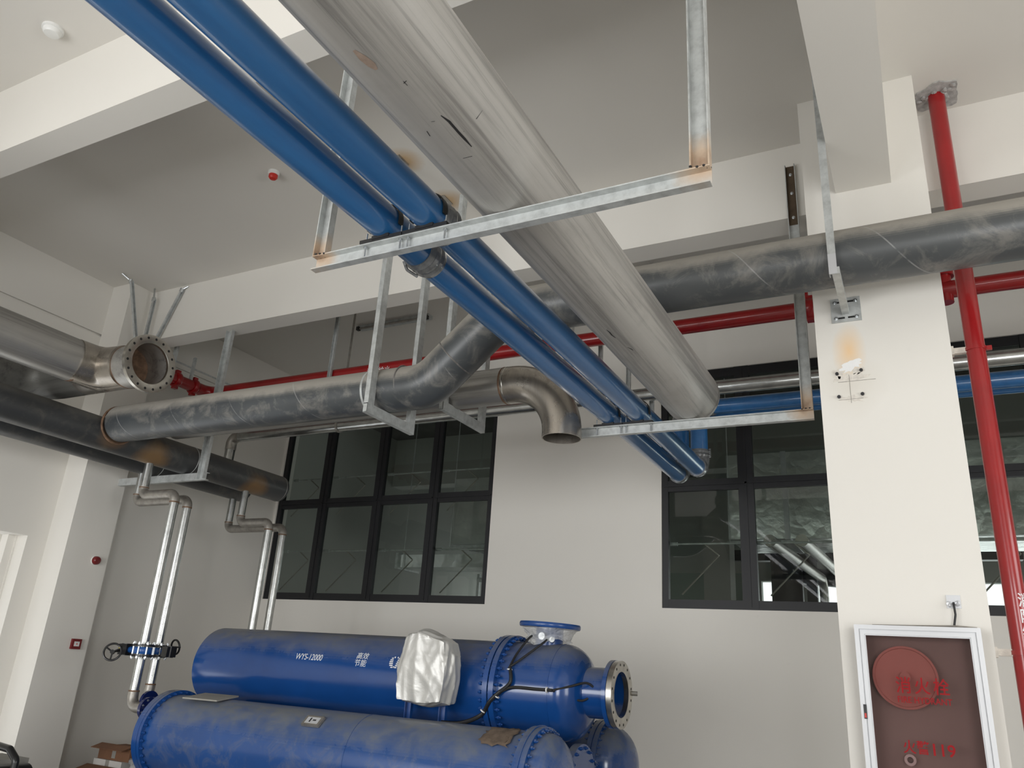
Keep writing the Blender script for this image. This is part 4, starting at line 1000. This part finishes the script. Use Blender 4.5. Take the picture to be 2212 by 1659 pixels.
for j, (sx_, sz_, rx_, rz_) in enumerate(((-.30, 3.56, .085, .022), (-.29, 3.41, .09, .025), (-.36, 3.60, .03, .03), (-.235, 3.60, .035, .025))):
    mb = MB(); rg = []
    for k in range(26):
        a = 2 * PI * k / 26; q = 1 + 1.1 * noise.noise(V((math.cos(a) * 2.6, math.sin(a) * 2.6, 11 + j)))
        rg.append(V((sx_ + rx_ * q * math.cos(a), 5.2986, sz_ + rz_ * q * math.sin(a))))
    mb.poly_extrude(rg, (0, .0014, 0)); build('plaster_smear', mb, 'cement', r, smooth=0)

# ------------------------------------------------------------------ red riser beside the column
r = thing('red_riser', (.472, 5.6, 0), 'vertical red fire pipe right of the white column, coming through the ceiling', 'pipe')
build('riser_body', MB().cyl((.472, 5.6, 0), (.472, 5.6, CZ + .05), .0575, 40), 'red', r)
for k, ch in enumerate('消防给水'):
    tm = text_mb(ch, .085, lambda x, y, z: V((.472 + (.0578 + z) * math.sin(x / .0578 + .72), 5.6 - (.0578 + z) * math.cos(x / .0578 + .72), 2.15 - k * .09 + y)), .0008, .8, 0, True, .001)
    build('lettering', tm, 'whitetext', r, smooth=0, label='white character %s' % ch)
for k, (z, lb) in enumerate(((3.78, 'white painted pipe clip on the red riser, upper one at the column'), (1.86, 'white painted pipe clip on the red riser, lower one beside the cabinet'))):
    c_ = thing('riser_clip', (CX1, 5.6, z), lb, 'pipe clip')
    build('wall_foot', MB().box((CX1, 5.575, z - .10), (CX1 + .012, 5.625, z + .10)).box((CX1, 5.57, z - .03), (CX1 + .03, 5.63, z + .03)), 'cement', c_, smooth=0)
    build('clip_arm', MB().box((CX1, 5.585, z - .02), (.42, 5.615, z + .02)), 'cement', c_, smooth=0)
    build('clip_ring', MB().lathe((.472, 5.6, z), (0, 0, 1), [(-.012, .056), (-.012, .063), (.012, .063), (.012, .056)], 32).box((.53, 5.59, z - .015), (.565, 5.61, z + .015)), 'red', c_)
# broken concrete around it at the ceiling
mb = MB(); ring_ = []
for k in range(30):
    a = 2 * PI * k / 30; q = 1 + .45 * noise.noise(V((math.cos(a) * 1.8, math.sin(a) * 1.8, 1.3)))
    ring_.append(V((.475 + .17 * q * math.cos(a), 5.60 + .15 * q * math.sin(a), CZ - .012)))
mb.poly_extrude(ring_, (0, 0, .012))
for k in range(14): mb.blob((.47 + random.uniform(-.12, .12), 5.58 + random.uniform(-.1, .1), CZ - .016), (.02, .02, .012), .6, 1, 2, k)
build('broken_concrete_patch', mb, 'patch', smooth=0, label='rough broken grey concrete around the red pipe at the ceiling', cat='concrete patch')

# ------------------------------------------------------------------ small fittings on ceiling and walls
r = thing('smoke_detector', (-5.354, 2.349, CZ), 'white smoke detector on the ceiling, top left', 'smoke detector')
build('base_ring', MB().lathe((-5.354, 2.349, CZ), (0, 0, -1), [(0, .075), (.018, .075), (.022, .068)], 40), 'white_plastic', r)
build('sensor_head', MB().lathe((-5.354, 2.349, CZ - .02), (0, 0, -1), [(0, .064), (.02, .062), (.034, .05), (.04, .02), (.041, .001)], 40), 'white_plastic', r)
r = thing('ceiling_beacon', (-5.074, 4.386, CZ), 'small red warning lamp on a white base on the dim ceiling', 'alarm light')
build('base', MB().lathe((-5.074, 4.386, CZ), (0, 0, -1), [(0, .055), (.03, .052), (.034, .045)], 32), 'white_plastic', r)
build('red_lens', MB().lathe((-5.074, 4.386, CZ - .03), (0, 0, -1), [(0, .042), (.03, .042), (.045, .03), (.05, .001)], 32), 'red_plastic', r)
for x, y, lb in ((-3.845, 4.70, 'rust-stained anchor plate on the ceiling beside the right blue pipe'), (-3.80, 5.40, 'second rust-stained anchor plate, nearer the blue pipe clamp')):
    r = thing('ceiling_anchor_plate', (x, y, CZ), lb, 'anchor plate')
    build('plate', MB().box((x - .05, y - .08, CZ - .01), (x + .05, y + .08, CZ)), 'fitting', r, smooth=0)
    many('anchor_bolt', 'zinc', r, [((x, y + s_ * .06, CZ - .01), (0, 0, -1)) for s_ in (-1, 1)], lambda q: q.cyl((0, 0, 0), (0, 0, .03), .01, 10).cyl((0, 0, 0), (0, 0, .012), .018, 6))
r = thing('alarm_sounder', (-8.49, 5.89, 2.47), 'round dark red alarm sounder on the left pier', 'alarm')
build('back_box', MB().cyl((-8.49, 5.89, 2.47), (-8.475, 5.89, 2.47), .05, 32), 'white_plastic', r)
build('red_dome', MB().lathe((-8.475, 5.89, 2.47), (1, 0, 0), [(0, .048), (.03, .046), (.045, .035), (.05, .001)], 32), 'dark_red_plastic', r)
r = thing('fire_call_point', (-8.49, 5.893, 1.554), 'small square red fire call point low on the left pier', 'call point')
build('red_housing', MB().box((-8.49, 5.838, 1.50), (-8.46, 5.948, 1.608)), 'dark_red_plastic', r, smooth=0)
build('glass_window', MB().box((-8.461, 5.862, 1.53), (-8.457, 5.924, 1.58)), 'white_plastic', r, smooth=0)
build('press_dot', MB().box((-8.458, 5.887, 1.548), (-8.4555, 5.899, 1.562)), 'red_plastic', r, smooth=0)
r = thing('tube_light', (-5.95, 7.6, CZ), 'unlit tube light fixture on the dim ceiling behind the far beam', 'light')
build('housing', MB().box((-6.53, 7.56, CZ - .05), (-5.38, 7.66, CZ)), 'galv', r, smooth=0)
build('tube', MB().cyl((-6.48, 7.55, CZ - .06), (-5.43, 7.55, CZ - .06), .014, 12), 'fitting', r)
build('end_holder', MB().box((-6.53, 7.53, CZ - .08), (-6.49, 7.58, CZ - .03)).box((-5.42, 7.53, CZ - .08), (-5.38, 7.58, CZ - .03)), 'charcoal', r, smooth=0)

# ------------------------------------------------------------------ clutter in the bottom left corner
def carton(lo, hi, mat, label, flap=True, ang=0):
    r = thing('cardboard_box', ((lo[0] + hi[0]) / 2, (lo[1] + hi[1]) / 2, lo[2]), label, 'box')
    build('carton', MB().box(lo, hi), mat, r, smooth=0)
    if flap: build('flap', MB().obox(((lo[0] + hi[0]) / 2, lo[1] - .05, hi[2] + .01), (1, 0, 0), (0, 1, .3), (0, -.3, 1), (hi[0] - lo[0], .14, .006)), mat, r, smooth=0)
    build('sealing_tape', MB().box(((lo[0] + hi[0]) / 2 - .03, lo[1] - .002, lo[2] + .02), ((lo[0] + hi[0]) / 2 + .03, hi[1], hi[2] + .002)), 'board', r, smooth=0)
carton((-8.6, 6.45, 0), (-8.0, 6.9, .27), 'cardboard', 'brown cardboard box on the floor beside the left pier')
carton((-8.55, 6.5, .272), (-8.08, 6.85, .36), 'white_card', 'white flat box on top of the brown boxes by the pier', False)
carton((-8.52, 6.52, .362), (-8.0, 6.86, .49), 'cardboard', 'topmost open brown carton beside the left pier')
carton((-7.95, 6.5, 0), (-7.5, 6.9, .28), 'cardboard', 'brown carton between the pier and the front tank')
r = build('crumpled_plastic_bag', MB().blob((-7.9, 6.62, .36), (.14, .12, .085), .7, 3, 2.2, 4), 'film', smooth=40, label='crumpled clear plastic on the cartons', cat='plastic bag')
r = thing('welding_machine', (-7.15, 4.6, 0), 'blue and black tool machine at the very bottom left corner', 'machine')
build('stand', MB().box((-7.35, 4.4, 0), (-6.95, 4.8, .35)), 'charcoal', r, smooth=0)
build('blue_case', MB().box((-7.56, 4.4, .35), (-7.16, 4.8, .55)), 'tankplain', r, smooth=0)
build('grey_lid', MB().box((-7.56, 4.4, .55), (-7.16, 4.8, .60)), 'board', r, smooth=0)
build('black_handle', MB().tube([(-7.3, 4.5, .60), (-7.3, 4.5, .72), (-7.0, 4.5, .70), (-6.88, 4.5, .63), (-6.88, 4.5, .45)], .03, .04, 14), 'blackgloss', r)
build('motor', MB().cyl((-7.08, 4.35, .47), (-7.08, 4.75, .47), .10, 24), 'blackgloss', r)

# ------------------------------------------------------------------ things of one kind share a group phrase
GROUPS = {'pressure_tank': 'blue pressure tanks of the machine', 'galvanised_riser': 'galvanised risers down the left wall', 'blue_pipe': 'overhead blue pipes',
          'pipe_bracket': 'channel brackets under the blue and grey pipes', 'u_hanger': 'U-shaped hangers', 'brace_strut': 'brace struts near the ceiling corner',
          'strut_hanger': 'strut hangers from the ceiling', 'header_pipe': 'dark header pipes along the left wall', 'riser_clip': 'clips of the red riser',
          'cardboard_box': 'cartons by the left pier', 'ceiling_anchor_plate': 'rust-stained anchor plates', 'insulated_duct': 'foil-wrapped ducts behind the glazing', 'far_steel_pipe': 'steel pipes behind the glazing'}
for o in list(scn.objects):
    k = o.name.split('.')[0]
    if o.parent is None and k in GROUPS: o['group'] = GROUPS[k]
